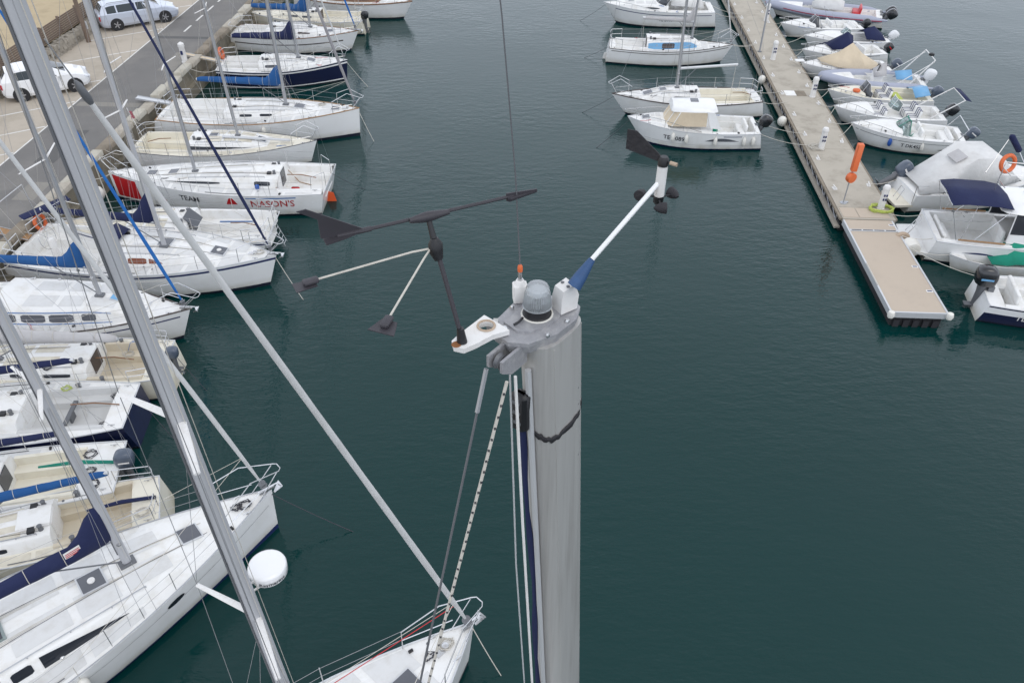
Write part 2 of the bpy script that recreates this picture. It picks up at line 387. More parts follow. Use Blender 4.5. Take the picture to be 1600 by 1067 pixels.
# side waler: two timbers with uprights and diagonals between them, on the left face
for z, m, w_ in ((PZ - .05, 'timber', .10), (PZ - .42, 'concrete', .22)):
    b = MB(); b.box((pa - .02 - w_ / 2, 30, z), (w_, 59.9, .09)); b.build('waler', m, ponts, smooth=0)
    b = MB(); b.box((pb + .008 + .04, 30, z), (.08, 59.9, .09)); b.build('waler', 'timber', ponts, smooth=0)
b = MB(); k = 0; y = .6
while y < 59:
    b.box((pa - .06, y, PZ - .235), (.03, .07, .28), mi=0)
    b.tube([(pa - .06, y + .1, PZ - .36), (pa - .06, y + .75, PZ - .12)], .014, n=4, mi=0)
    y += .95
o = b.build('bracing', 'alu', ponts, smooth=0)
# white cleats, one mesh shared by all
def cleat_mesh(parent):
    b = MB(); b.box((0, 0, .012), (.16, .26, .024)); b.tube([(0, -.17, .10), (0, -.06, .085), (0, .06, .085), (0, .17, .10)], .022, n=6)
    b.box((0, -.05, .055), (.05, .05, .07)); b.box((0, .05, .055), (.05, .05, .07))
    return b.build('cleat', 'whiteplastic', parent)
c0 = None
for i, (s_, n_) in enumerate([(56.84, 11.9), (53.97, 11.9), (51.46, 11.9), (49.24, 11.93), (46.64, 11.93), (43.97, 11.93), (41.44, 11.93), (38.74, 11.97), (36.44, 11.97), (33.91, 11.99), (31.12, 12.02),
        (57.3, 13.45), (55.26, 13.45), (53.16, 13.45), (50.71, 13.45), (48.65, 13.47), (46.52, 13.47), (44.53, 13.47), (42.58, 13.47), (40.19, 13.52), (37.99, 13.52), (35.75, 13.53), (33.6, 13.54), (31.49, 13.55)]):
    loc = (n_ - 12.7, s_ - 28.6, PZ)
    if c0 is None: c0 = cleat_mesh(ponts); c0.location = loc
    else: share(c0, 'cleat', ponts, loc, random.uniform(-.2, .2))
b = MB(); b.box((-.35, 12.94, PZ + .006), (.55, .66, .012)); b.build('access_plate', 'whitedeck', ponts)
b = MB(); b.box((.2, 12.94, PZ + .006), (.5, .66, .012)); b.build('access_plate', 'timber', ponts)
for xx in (-.62, 0.02, .62):
    b = MB(); b.box((xx, .5, PZ + .008), (.6, .75, .016)); b.build('access_plate', 'endslab', ponts)
# end section
ep = thing('pontoon', Q(22.35, 12.66, 0), HR, 'beige decked end section of the pontoon with a pale metal frame', 'pontoon')
ea, eb, el = -.98, .98, 6.15
b = MB(); b.loft([[(ea + .07, .07, z), (eb - .07, .07, z), (eb - .07, el - .85, z), (ea + .07, el - .85, z)] for z in (PZ - .1, PZ)]); b.build('deck', 'endslab', ep, smooth=0)
b = MB(); b.loft([[(ea + .07, el - .72, z), (eb - .07, el - .72, z), (eb - .07, el, z), (ea + .07, el, z)] for z in (PZ - .1, PZ + .02)]); b.build('ramp', 'endslab', ep, smooth=0)
b = MB()
for x_ in (ea + .035, eb - .035): b.box((x_, el / 2, PZ - .09), (.064, el, .22))
b.box((0, .033, PZ - .09), (1.82, .064, .22)); b.box((0, el - .785, PZ - .07), (1.82, .12, .2)); b.build('frame', 'alupale', ep, smooth=0)
for k in range(4):
    b = MB(); b.box((-.66 + k * .44, el - .785, PZ + .033), (.38, .05, .006)); b.build('slot', 'black', ep, smooth=0)
b = MB(); b.box((0, el / 2, -.1), (1.7, el - .2, .9)); b.build('float', 'rubber', ep, smooth=0)
for k in range(5):
    b = MB(); b.box((-.66 + k * .33, .05, .12), (.2, .08, .3)); b.build('float_rib', 'softblack', ep, smooth=0)
for x_ in (ea + .02, eb + .02):
    b = MB(); b.lathe([(.01, -.14), (.10, -.11), (.13, 0), (.10, .11), (.01, .14)], (x_, -.03, PZ - .05), 12); b.build('corner_roller', 'fender', ep)
b = MB(); b.lathe([(.02, -.11), (.29, -.09), (.33, 0), (.29, .09), (.02, .11)], (eb + .06, el - 1.05, PZ - .18), 18, M=Matrix.Rotation(R(90), 4, 'X')); b.build('wheel_fender', 'tan', ep)
for (x_, y_) in ((eb - .16, el - .35), (eb - .2, 2.9), (eb - .2, 1.35)):
    b = MB(); b.box((x_, y_, PZ + (.026 if y_ > 5 else .006)), (.22, .13, .012)); f_ = b.build('number_plate', 'whitedeck', ep)
    b = MB(); b.box((x_, y_, PZ + (.033 if y_ > 5 else .0135)), (.16, .06, .003)); b.build('number_print', 'navystripe', f_)
b = MB(); b.tube([(ea + .03, 1.6, PZ + .03), (ea + .03, 3, PZ + .03)], .02, n=5); b.build('rope', 'rope', ep)

def pedestal(s_, n_, label, lean=0):
    t = thing('service_pedestal', Q(s_, n_, PZ + .002), HR, label, 'power pedestal', 'white power pedestals on the pontoon')
    b = MB(); b.lathe([(.15, 0), (.155, .05), (.135, .06), (.135, .86)], n=16); b.build('column', 'whiteplastic', t)
    b = MB(); b.lathe([(.135, .862), (.15, .89), (.15, .97), (.11, 1.05), (.02, 1.08)], n=16); b.build('cap', 'whiteplastic', t)
    for zz in (.48, .66):
        for a_ in (-1.9, -1.25):
            b = MB(); b.box((.137 * math.cos(a_), .137 * math.sin(a_), zz), (.05, .06, .09), rz=a_); b.build('socket', 'navystripe', t)
    return t
pedestal(53.5, 13.35, 'white power pedestal farthest along the pontoon, behind the lamp post')
pedestal(46.5, 12.42, 'white power pedestal standing right beside the lamp post')
pedestal(41.1, 13.40, 'white power pedestal at the right edge of the pontoon beside the two access plates')
pedestal(34.9, 12.35, 'white power pedestal with a pile of pale rope at its foot')
pedestal(29.5, 13.45, 'white power pedestal nearest the camera with a coiled yellow hose at its foot')
b = MB(); rr = random.Random(5)
for k in range(7):
    pts = [Q(29.35 + (.27 + .03 * rr.random()) * math.cos(t_) + rr.uniform(-.05, .05), 13.42 + (.42 + .08 * rr.random()) * math.sin(t_), PZ + .03 + .018 * k + rr.uniform(0, .02)) for t_ in [2 * math.pi * j / 16 for j in range(17)]]
    b.tube(pts, .022, n=5)
tag(b.build('garden_hose', 'ropeyellow'), 'yellow green hose coiled round the foot of the nearest pedestal', 'hose')
b = MB()
for k in range(6):
    pts = [Q(35.0 + .35 * math.cos(t_ + k) * rr.uniform(.6, 1), 12.15 + .3 * math.sin(t_) * rr.uniform(.7, 1.3), PZ + .03 + .02 * k) for t_ in [2 * math.pi * j / 12 for j in range(13)]]
    b.tube(pts, .018, n=5)
tag(b.build('rope_pile', 'rope'), 'tangle of pale mooring rope by the fourth pedestal of the pontoon', 'rope')
t = thing('lamp_post', Q(47.75, 11.9, PZ), HR, 'slim grey lamp post standing at the left edge of the pontoon', 'lamp post')
b = MB(); b.tube([(0, 0, 0), (0, 0, 6.2)], [.055, .035], n=10); b.build('pole', 'alu', t)
b = MB(); b.cyl((0, 0, 0), .12, .03); b.build('base', 'darkalu', t)
b = MB(); b.lathe([(.05, 6.2), (.22, 6.25), (.22, 6.3), (.08, 6.4)], n=14); b.build('lamp_head', 'alu', t)
t = thing('lifebuoy_stand', Q(29.9, 12.06, PZ), HR, 'orange lifebuoy stand with a tall orange box on a metal post', 'lifebuoy stand')
b = MB(); b.tube([(0, 0, 0), (0, 0, 1.5)], .028, n=8); b.cyl((0, 0, 0), .14, .02); b.box((.12, .05, .015), (.18, .1, .03)); b.build('post', 'alu', t)
b = MB(); b.rbox((.02, -.02, 2.05), (.24, .24, 1.16), bev=.12); b.build('box', 'orange', t)
b = MB(); b.lathe([(.03, -.12), (.2, -.1), (.22, 0), (.2, .1), (.03, .12)], (0, -.05, 1.18), 16, M=Matrix.Rotation(R(90), 4, 'X') @ Matrix.Rotation(R(25), 4, 'Y')); b.build('ring_case', 'orange', t)

# ------------------------------------------------------------------ boats
BOATS = {}
class Boat:
    """a moored boat: local x runs to the bow, y to port, origin on the waterline amidships"""
    def __init__(s, name, label, cat, short, bow, stern, B=None, fb=1.1, fa=.95, tr=.72, sm=.42, p=1.9, rake=.35, trake=-.18, group=None,
                 hull='white', deck='whitedeck', boot='boottop', band=None, camber=.05, sag=.06, **kw):
        bx, by = bow; sx, sy = stern
        s.L = math.hypot(bx - sx, by - sy); s.h = math.atan2(by - sy, bx - sx)
        s.B = B or s.L * .33; s.fb = fb; s.fa = fa; s.tr = tr; s.sm = sm; s.p = p; s.rake = rake; s.trake = trake; s.camber = camber; s.sag = sag
        s.hullm = hull; s.deckm = deck; s.boot = boot; s.band = band; s.kw = kw; s.short = short
        s.cab = kw.get('cab'); s.cock = kw.get('cock')
        s.root = thing(name, ((bx + sx) / 2, (by + sy) / 2, 0), s.h, label, cat, group)
        s.M = Matrix.Translation(((bx + sx) / 2, (by + sy) / 2, 0)) @ Matrix.Rotation(s.h, 4, 'Z'); s.Mi = s.M.inverted()
        s.rr = random.Random(hash(short) % 1 + len(short) * 13 + int(bx * 10))
        BOATS[short] = s
    def W(s, x, y, z): return s.M @ Vector((x, y, z))
    def b(s, u):
        if u <= s.sm: f = s.tr + (1 - s.tr) * math.sin(math.pi / 2 * u / s.sm) ** 1.0
        else: f = 1 - ((u - s.sm) / (1 - s.sm)) ** s.p
        return max(.012, f * s.B / 2)
    def fs(s, u): return s.fa + (s.fb - s.fa) * u ** 1.6 - s.sag * math.sin(math.pi * u)
    def P(s, u, t, side=1):
        b = s.b(u); z = t * s.fs(u)
        bw = b * (.86 - .30 * max(0, u - .45) ** 1.2 * 1.5)
        if t >= 0: y = bw + (b - bw) * t ** .75
        else: y = bw * max(.0, 1 + t * 1.6)
        x = (u - .5) * s.L - s.rake * (1 - t) * u ** 7 + s.trake * (1 - t) * (1 - u) ** 10
        return Vector((x, side * y, z if t >= 0 else t * s.fs(u)))
    def zdeck(s, u, y): b = s.b(u); return s.fs(u) + s.camber * max(0, 1 - (y / b) ** 2) * min(1, b)
    def cabdim(s, u):
        c = s.cab; a0, a1, wd, h = c[:4]; v = (u - a0) / (a1 - a0)
        slope = c[4] if len(c) > 4 else .45
        hh = h * (1 if v < 1 - slope else max(.04, 1 - ((v - (1 - slope)) / slope) ** (c[5] if len(c) > 5 else 1.6)))
        ww = min(wd / 2 * (1 - .45 * max(0, v) ** 2.6), s.b(u) * .84)
        return ww, hh
    def prof(s, u, typ):
        b = s.b(u); d = lambda y: s.zdeck(u, y)
        if typ == 'deck': return [(k * b, d(k * b)) for k in (0, .15, .3, .45, .6, .75, .88, 1)]
        if typ == 'cabin':
            w_, h = s.cabdim(u); zb = d(w_); i = w_ - .30 * h - .03; rc = .07 * min(1, h / .2)
            return [(0, zb + h + rc), (.4 * i, zb + h + rc * .86), (.8 * i, zb + h + rc * .36), (i, zb + h), (i + .035, zb + h - .035 * min(1, h / .1)), (w_, zb), ((w_ + b) / 2, d((w_ + b) / 2)), (b, d(b))]
        if typ == 'cockpit':
            c = s.cock; wd = min(c[2] / 2, b * .80); sw = c[4] if len(c) > 4 else .42; fl = s.fs(u) - c[3]; st = s.fs(u) - c[3] * .42
            ct = s.fs(u) + (c[5] if len(c) > 5 else .12)
            fw = max(.12, wd - sw); co_ = min(wd + .10, b * .9)
            return [(0, fl), (fw, fl), (fw + .01, st), (wd - .02, st), (wd, ct), (co_, ct), (min(co_ + .03, b * .94), d(co_ + .03)), (b, d(b))]
    def typ(s, u):
        if s.cab and s.cab[0] <= u <= s.cab[1]: return 'cabin'
        if s.cock and s.cock[0] <= u <= s.cock[1]: return 'cockpit'
        return 'deck'
    def top(s, x, y):
        u = x / s.L + .5; pr = s.prof(u, s.typ(u)); y = abs(y)
        for (a, za), (c, zc) in zip(pr, pr[1:]):
            if a <= y <= c: return za + (zc - za) * (y - a) / max(1e-6, c - a)
        return pr[-1][1]
    def X(s, u): return (u - .5) * s.L
    def hull(s):
        us = [0, .02, .06, .12, .2, .3, .4, .5, .6, .68, .76, .83, .89, .94, .975, .992, 1]
        ts = [1.0, .93, .86, .6, .3, .11, .0, -.25, -.62]
        for side in (0,):
            b = MB()
            for sd in (1, -1):
                o = len(b.v)
                for u in us:
                    for t in ts: b.v.append(tuple(s.P(u, t, sd)))
                n = len(ts)
                for i in range(len(us) - 1):
                    for j in range(n - 1):
                        f = [o + i * n + j, o + i * n + j + 1, o + (i + 1) * n + j + 1, o + (i + 1) * n + j]
                        if sd < 0: f.reverse()
                        b.f.append(f)
                        b.m.append(1 if j >= 5 else (2 if (s.band and (j == 1 if s.band[1] == 'line' else j in (1, 2))) else 0))
            # stem cap and bottom
            n = len(ts); k = (len(us) - 1) * n; o2 = len(us) * n
            for j in range(n - 1): b.f.append([k + j, k + j + 1, o2 + k + j + 1, o2 + k + j]); b.m.append(1 if j >= 5 else 0)
            for i in range(len(us) - 1):
                b.f.append([i * n + n - 1, o2 + i * n + n - 1, o2 + (i + 1) * n + n - 1, (i + 1) * n + n - 1]); b.m.append(1)
            s.hull_o = b.build('hull', [s.hullm, s.boot, s.band[0] if s.band else s.hullm], s.root, smooth=50)
        # transom
        b = MB(); pr = s.prof(0, 'deck')
        ring = [s.P(0, t, 1) for t in ts] + [s.P(0, t, -1) for t in ts[::-1]] + [Vector((s.X(0), -y, z)) for y, z in pr[::-1][1:]] + [Vector((s.X(0), y, z)) for y, z in pr[1:-1]]
        ring = [v + Vector((-.002, 0, 0)) for v in ring]
        c = sum(ring, Vector()) / len(ring)
        b.add(ring + [c], [(i, (i + 1) % len(ring), len(ring)) for i in range(len(ring))])
        b.build('transom', s.kw.get('transom', s.hullm), s.root, smooth=0)
        # deck, coachroof, cockpit from one grid of stations
        st = [0, .03, .06, .1, .15, .2, .25, .3, .35, .4, .45, .5, .55, .6, .65, .7, .75, .8, .85, .9, .94, .97, .99, 1.0]
        ends = []
        for r_ in (s.cab, s.cock):
            if r_: ends += [r_[0], r_[1]]
        st = sorted(set([u for u in st if all(abs(u - e) > .012 for e in ends)] + ends))
        if s.cab: st += [s.cab[0] + (s.cab[1] - s.cab[0]) * k / 14 for k in range(1, 14)]; st = sorted(set(st))
        rows = []
        for i, u in enumerate(st):
            tl = s.typ((u + st[i - 1]) / 2) if i else s.typ(u + .001)
            trr = s.typ((u + st[i + 1]) / 2) if i < len(st) - 1 else tl
            rows.append((u, tl))
            if trr != tl: rows.append((u, trr))
        parts = {'deck': MB(), 'coachroof': MB(), 'cockpit': MB()}
        nm = {'deck': 'deck', 'cabin': 'coachroof', 'cockpit': 'cockpit'}
        for (u0, t0), (u1, t1) in zip(rows, rows[1:]):
            for sd in (1, -1):
                A0 = [(s.X(u0), sd * y, z) for y, z in s.prof(u0, t0)]; A1 = [(s.X(u1), sd * y, z) for y, z in s.prof(u1, t1)]
                for j in range(7):
                    if t0 == t1: k = nm[t0] if (t0 == 'deck' or j < (5 if t0 == 'cabin' else 6)) else 'deck'
                    else: k = 'coachroof' if 'cabin' in (t0, t1) else 'cockpit'
                    f = [0, 1, 2, 3] if sd < 0 else [3, 2, 1, 0]
                    parts[k].add([A0[j], A1[j], A1[j + 1], A0[j + 1]], [f])
        mm = {'deck': s.deckm, 'coachroof': s.kw.get('roofm', s.deckm), 'cockpit': s.kw.get('cockm', s.deckm)}
        for k, b in parts.items():
            if b.f:
                # weld
                idx = {}; nv = []; mp = []
                for v in b.v:
                    q = (round(v[0], 4), round(v[1], 4), round(v[2], 4))
                    if q not in idx: idx[q] = len(nv); nv.append(v)
                    mp.append(idx[q])
                ff = []
                for f in b.f:
                    g = []
                    for i in f:
                        if mp[i] not in g: g.append(mp[i])
                    if len(g) > 2: ff.append(g)
                b.v = nv; b.f = ff; b.m = [0] * len(ff)
                b.build(k, mm[k], s.root, smooth=38)
        # toe rail
        b = MB(); rm = s.kw.get('rail', 'alupale')
        for sd in (1, -1): b.tube([s.P(u, 1, sd) + Vector((0, -sd * .01, .015)) for u in us], s.kw.get('railr', .022), n=5)
        b.tube([s.P(0, 1, 1) + Vector((0, 0, .01)), s.P(0, 1, -1) + Vector((0, 0, .01))], s.kw.get('railr', .022), n=5)
        b.build('toe_rail', rm, s.root)
    # -- generic fittings
    def on(s, x, y, dz=0): return Vector((x, y, s.top(x, y) + dz))
    def hatch(s, u, y, lx, ly, m='hatchglass', fm='alupale', vent=False):
        x = s.X(u); z = s.top(x, y) + .02
        z2 = s.top(x + lx / 2, y); z1 = s.top(x - lx / 2, y); ry = -math.atan2(z2 - z1, lx); z = (z1 + z2) / 2 + .018
        b = MB(); b.box((x, y, z), (lx, ly, .05), ry=ry); f = b.build('hatch', fm, s.root)
        b = MB(); b.box((x, y, z + .028), (lx * .87, ly * .87, .012), ry=ry); b.build('pane', m, f)
        if vent: b = MB(); b.lathe([(.085, 0), (.08, .03), (.02, .045)], (x, y, z + .034), 14); b.build('vent', 'whiteplastic', f)
    def winch(s, x, y, r=.07):
        b = MB(); b.lathe([(r, 0), (r * .8, .03), (r * .72, .09), (r * .95, .13), (r * .95, .15), (r * .3, .155)], s.on(x, y), 12); b.build('winch', s.kw.get('winchm', 'darkalu'), s.root)
    def line(s, pts, r=.008, m='rope', name='rope', n=4):
        b = MB(); b.tube(pts, r, n=n); return b.build(name, m, s.root)
    def windows(s, wins, m='glass'):
        for (u0, u1, t0, t1, shp) in wins:
            for sd in (1, -1):
                b = MB(); N = 8; lo = []; hi = []
                for i in range(N + 1):
                    v = i / N; u = u0 + (u1 - u0) * v; pr = s.prof(u, 'cabin'); (ya, za), (yb, zb) = pr[4], pr[5]
                    if shp == 'wedge': c0, c1 = t0, t0 + (t1 - t0) * (1 - v) ** .7
                    elif shp == 'eye': k = math.sin(math.pi * (v * .9 + .05)) ** .6; mid = (t0 + t1) / 2; c0, c1 = mid - (t1 - t0) / 2 * k, mid + (t1 - t0) / 2 * k
                    elif shp == 'wedgeback': c0, c1 = t0, t0 + (t1 - t0) * v ** .7
                    else: k = 1 if 0 < i < N else .72; mid = (t0 + t1) / 2; c0, c1 = mid - (t1 - t0) / 2 * k, mid + (t1 - t0) / 2 * k
                    nrm = Vector((0, za - zb, yb - ya)).normalized()
                    for lst, c in ((lo, c0), (hi, c1)):
                        q = Vector((s.X(u), yb + (ya - yb) * c, zb + (za - zb) * c)) + nrm * .012; q.y *= sd; lst.append(q)
                ins = [Vector((0, -sd * .02, -.006))] * 1
                rings = []
                for a_, c_ in zip(lo, hi): rings.append([a_, c_, c_ + ins[0], a_ + ins[0]])
                b.loft(rings, mi=0); b.build('window', m, s.root, smooth=20)
    def pulpit(s, u0=.88, h=.58, over=.18, mid=True, bow=True):
        b = MB(); r = .0135; x1 = s.X(1) + over
        if bow:
            yb = s.b(u0) * .93; f = s.P(u0, 1); zf = s.fs(1) + h
            top = [(f.x, yb, f.z + h), (f.x + (x1 - f.x) * .5, s.b((u0 + 1) / 2) * .98, f.z + (zf - f.z) * .5 + h), (x1 - .08, .16, zf), (x1, .09, zf), (x1, -.09, zf), (x1 - .08, -.16, zf), (f.x + (x1 - f.x) * .5, -s.b((u0 + 1) / 2) * .98, f.z + (zf - f.z) * .5 + h), (f.x, -yb, f.z + h)]
            b.tube(top, r, n=6)
            for sd in (1, -1):
                b.tube([(f.x, sd * yb, f.z + h), (f.x - .02, sd * yb, f.z)], r, n=6)
                um = (u0 + 1) / 2 + .01; xm = s.X(um)
                b.tube([(x1 - .12, sd * .15, zf - .01), (xm + .12, sd * s.b(um) * .7, s.fs(um))], r, n=6)
                if mid: b.tube([(f.x, sd * yb, f.z + h * .5), (xm + .2, sd * s.b(um) * .72, s.fs(um) + h * .5)], r * .8, n=5)
            b.build('pulpit', 'steel', s.root)
    def lifelines(s, u0=.06, u1=.88, n=5, h=.56, two=True, gate=None):
        for sd in (1, -1):
            tops = []
            for k in range(n + 1):
                u = u0 + (u1 - u0) * k / n; q = s.P(u, 1, sd); q.y *= .95; tops.append(q + Vector((0, 0, h)))
                if 0 < k < n:
                    b = MB(); b.tube([q, q + Vector((0, 0, h + .02))], .012, n=5); b.build('stanchion', 'steel', s.root)
            b = MB(); b.tube(tops, .0055, n=4)
            if two: b.tube([q - Vector((0, 0, h * .48)) for q in tops], .0055, n=4)
            b.build('lifeline', 'wire', s.root, smooth=0)
    def pushpit(s, u=.10, h=.58, gate=True):
        r = .0135
        for sd in (1, -1):
            b = MB(); q0 = s.P(u, 1, sd); q1 = s.P(.01, 1, sd); a = Vector((0, 0, h))
            e = Vector((s.X(0) + .02, sd * (.28 if gate else .0), s.fs(0)))
            for hh in (1, .52):
                z = Vector((0, 0, h * hh))
                b.tube([q0 + z + Vector((0, -sd * .05, 0)), q1 + z + Vector((.06, -sd * .08, 0)), q1 + z + Vector((0, -sd * .22, 0)), e + z], r if hh == 1 else r * .85, n=6)
            for q in (q0 + Vector((0, -sd * .05, 0)), q1 + Vector((.05, -sd * .1, 0)), e): b.tube([q, q + a], r, n=5)
            b.build('pushpit', 'steel', s.root)
    def rudder(s, m='orangefoul', d=.75):
        b = MB(); x = s.X(0) + max(0, s.trake) * .8 - .02
        b.loft([[(x + .0, -.02, s.fs(0) * .45), (x - .25, 0, s.fs(0) * .40), (x, .02, s.fs(0) * .45)], [(x + .08, -.03, .0), (x - .34, 0, .0), (x + .08, .03, 0)], [(x + .12, -.02, -d), (x - .2, 0, -d), (x + .12, .02, -d)]]); b.build('rudder', m, s.root)
    def tiller(s, u=.05, L=1.1, z=.35, cover=None, y=0):
        b = MB(); x = s.X(u); zz = s.fs(u) + .05
        r = [.02, .022, .018] if not cover else [.045, .06, .03]
        b.tube([(x, y, zz + .02), (x + L * .5, y + .02, zz + z * .45), (x + L, y + .05, zz + z * .5)], r, n=7); b.build('tiller', cover or 'varnish', s.root)
    def wheel(s, u, y=0, r=.42, m='steel'):
        x = s.X(u); z = s.top(x, 0) if s.cock else s.fs(u)
        fl = s.prof(u, 'cockpit')[0][1]
        b = MB(); b.rbox((x + .12, y, fl + .42), (.18, .22, .84), bev=.2); p = b.build('pedestal', 'whiteplastic', s.root)
        b = MB(); M_ = Matrix.Rotation(R(78), 4, 'Y'); c = (x, y, fl + .85); b.torus(c, r, .014, 28, 6, M=M_)
        for k in range(5):
            a_ = 2 * math.pi * k / 5; e = Matrix.Translation(c) @ M_ @ Vector((r * math.cos(a_), r * math.sin(a_), 0)); b.tube([c, e], .008, n=4)
        b.build('wheel', m, s.root)
    def compan(s, open_=False, m='boarddark', w_=.55):
        u = s.cab[0]; x = s.X(u); pr = s.prof(u, 'cabin'); zt = pr[0][1]; zf = s.prof(u - .001, 'cockpit')[2][1] if s.cock and s.cock[1] >= u - .002 else zt - .5
        b = MB(); b.box((x - .012, 0, (zt + zf) / 2 - .02), (.03, w_, zt - zf - .03)); b.build('washboard', m, s.root)
        b = MB(); b.rbox((x + .38, 0, zt + .015), (.78, w_ + .06, .07), bev=.25); b.build('sliding_hatch', s.kw.get('slidem', 'whitedeck'), s.root)
        b = MB()
        for sd in (1, -1): b = MB(); b.box((x + .75, sd * (w_ / 2 + .06), zt + .005), (1.5, .03, .05)); b.build('hatch_rail', 'whiteplastic', s.root)
    def anchor(s, m='steel'):
        x = s.X(1); z = s.fs(1) + .05; b = MB()
        b.box((x - .12, 0, z), (.42, .09, .04)); b.tube([(x - .35, 0, z + .07), (x + .2, 0, z + .05)], .018, n=5)
        b.loft([[(x + .18, -.02, z + .04), (x + .18, .02, z + .04), (x + .2, 0, z - .02)], [(x + .26, -.13, z - .02), (x + .26, .13, z - .02), (x + .22, 0, z - .16)], [(x + .05, -.03, z - .2), (x + .05, .03, z - .2), (x + .04, 0, z - .23)]])
        b.build('anchor', m, s.root)
    def windlass(s, u=.93):
        b = MB(); b.lathe([(.06, 0), (.05, .05), (.075, .12), (.02, .14)], s.on(s.X(u), 0), 12); b.box(s.on(s.X(u) - .16, 0, .02), (.2, .14, .04)); b.build('windlass', 'steel', s.root)
    def deckgear(s, tracks=True, lines=True, rails=True):
        r = s.rr
        if tracks:
            for sd in (1, -1):
                u0, u1 = .36, .52; y = lambda u: sd * (s.b(u) * .90)
                b = MB(); b.tube([s.on(s.X(u), y(u), .015) for u in (u0, (u0 + u1) / 2, u1)], .016, n=4); b.build('sail_track', 'darkalu', s.root)
        if s.cab and lines:
            u0, u1 = s.cab[0], s.mu if hasattr(s, 'mu') else s.cab[1]
            for k, sd in enumerate((1, 1, 1, -1, -1, -1)):
                y0 = .34 + .05 * (k % 3); pts = [s.on(s.X(u0 + (u1 - u0) * v) + .15 * (1 - v), sd * (y0 - v * (y0 - .18)), .014) for v in (0, .25, .5, .75, .97)]
                s.line(pts, .0065, ('rope', 'rope', 'ropedark')[k % 3], 'halyard')
            for sd in (1, -1):
                b = MB(); x = s.X(u0) + .42
                b.box(s.on(x, sd * .39, .035), (.16, .17, .07)); b.build('rope_clutch', 'black', s.root)
                s.winch(s.X(u0) + .2, sd * .40, .065)
        if s.cab and rails:
            for sd in (1, -1):
                us = [s.cab[0] + (s.cab[1] - s.cab[0]) * v for v in (.1, .25, .4, .55, .68)]
                pts = []
                for u in us:
                    w_, h = s.cabdim(u); pts.append(s.on(s.X(u), sd * (w_ - .3 * h - .09), .05))
                b = MB(); b.tube(pts, .014, n=5)
                for q in pts: b.tube([q, q - Vector((0, 0, .06))], .012, n=4)
                b.build('handrail', s.kw.get('handm', 'alu'), s.root)
        for sd in (1, -1):   # bow and stern cleats
            for u in (.93, .04):
                x = s.X(u); y = sd * s.b(u) * .82; b = MB(); q = s.on(x, y)
                b.tube([q + Vector((-.1, 0, .05)), q + Vector((.1, 0, .05))], .013, n=5); b.box(q + Vector((0, 0, .02)), (.05, .03, .05)); b.build('cleat', 'steel', s.root)
    def panels(s, m='nonskid'):
        segs = [(.05, .17), (.185, .30), (.315, .43), (.445, .56), (.575, .68), (.695, .79), (.805, .88)]
        for u0, u1 in segs:
            for sd in (1, -1):
                vs = []; N = 4; ok = True
                for k in range(N + 1):
                    u = u0 + (u1 - u0) * k / N; b_ = s.b(u); pr = s.prof(u, s.typ(u)); edge = pr[5][0] if s.typ(u) == 'cabin' else (pr[6][0] + .0 if s.typ(u) == 'cockpit' else .06 * b_)
                    lo, hi = edge + .05, b_ * .955 - .05
                    if hi - lo < .08: ok = False; break
                    for f in (0, .33, .66, 1): y = lo + (hi - lo) * f; vs.append((s.X(u), sd * y, s.top(s.X(u), y) + .006))
                if not ok: continue
                b = MB(); b.add(vs, [([k * 4 + j, k * 4 + j + 1, (k + 1) * 4 + j + 1, (k + 1) * 4 + j] if sd < 0 else [(k + 1) * 4 + j, (k + 1) * 4 + j + 1, k * 4 + j + 1, k * 4 + j]) for k in range(N) for j in range(3)]); b.build('nonskid_panel', m, s.root)
        if s.cab:
            c0, c1 = s.cab[0], s.cab[1]
            for a0, a1 in ((.22, .42), (.45, .60), (.63, .80)):
                for sd in (1, -1):
                    vs = []; N = 4
                    for k in range(N + 1):
                        u = c0 + (c1 - c0) * (a0 + (a1 - a0) * k / N); w_, h = s.cabdim(u); i = w_ - .3 * h - .03
                        for f in (.16, .5, .80): y = i * f; vs.append((s.X(u), sd * y, s.top(s.X(u), y) + .006))
                    b = MB(); b.add(vs, [([k * 3 + j, k * 3 + j + 1, (k + 1) * 3 + j + 1, (k + 1) * 3 + j] if sd < 0 else [(k + 1) * 3 + j, (k + 1) * 3 + j + 1, k * 3 + j + 1, k * 3 + j]) for k in range(N) for j in range(2)]); b.build('nonskid_panel', m, s.root)
    def clutter(s, n=10):
        r = s.rr
        for k in range(n):
            u = r.uniform(.12, .92); sd = r.choice((1, -1)); y = sd * s.b(u) * r.uniform(.55, .92)
            if s.typ(u) == 'cockpit': y = sd * s.b(u) * .9
            q = s.on(s.X(u), y, .0); b = MB(); t = k % 4
            if t == 0: b.box(q + Vector((0, 0, .03)), (.10, .05, .06), rz=r.uniform(0, 3)); b.build('deck_block', 'black', s.root)
            elif t == 1: b.lathe([(.045, 0), (.05, .03), (.03, .05), (.005, .055)], q, 10); b.build('deck_vent', 'steel', s.root)
            elif t == 2: b.lathe([(.035, 0), (.035, .012), (.01, .015)], q, 10); b.build('filler_cap', 'darkalu', s.root)
            else:
                p = [q + Vector((0, 0, .02))]
                for j in range(5): x2 = min(s.X(.95), max(s.X(.05), p[-1].x + r.uniform(-.3, .3))); y2 = p[-1].y * .97 + r.uniform(-.08, .08); p.append(Vector((x2, y2, s.top(x2, y2) + .02)))
                b.tube(p, .009, n=4); b.build('loose_rope', r.choice(('rope', 'ropedark', 'bluestripe', 'red')), s.root)
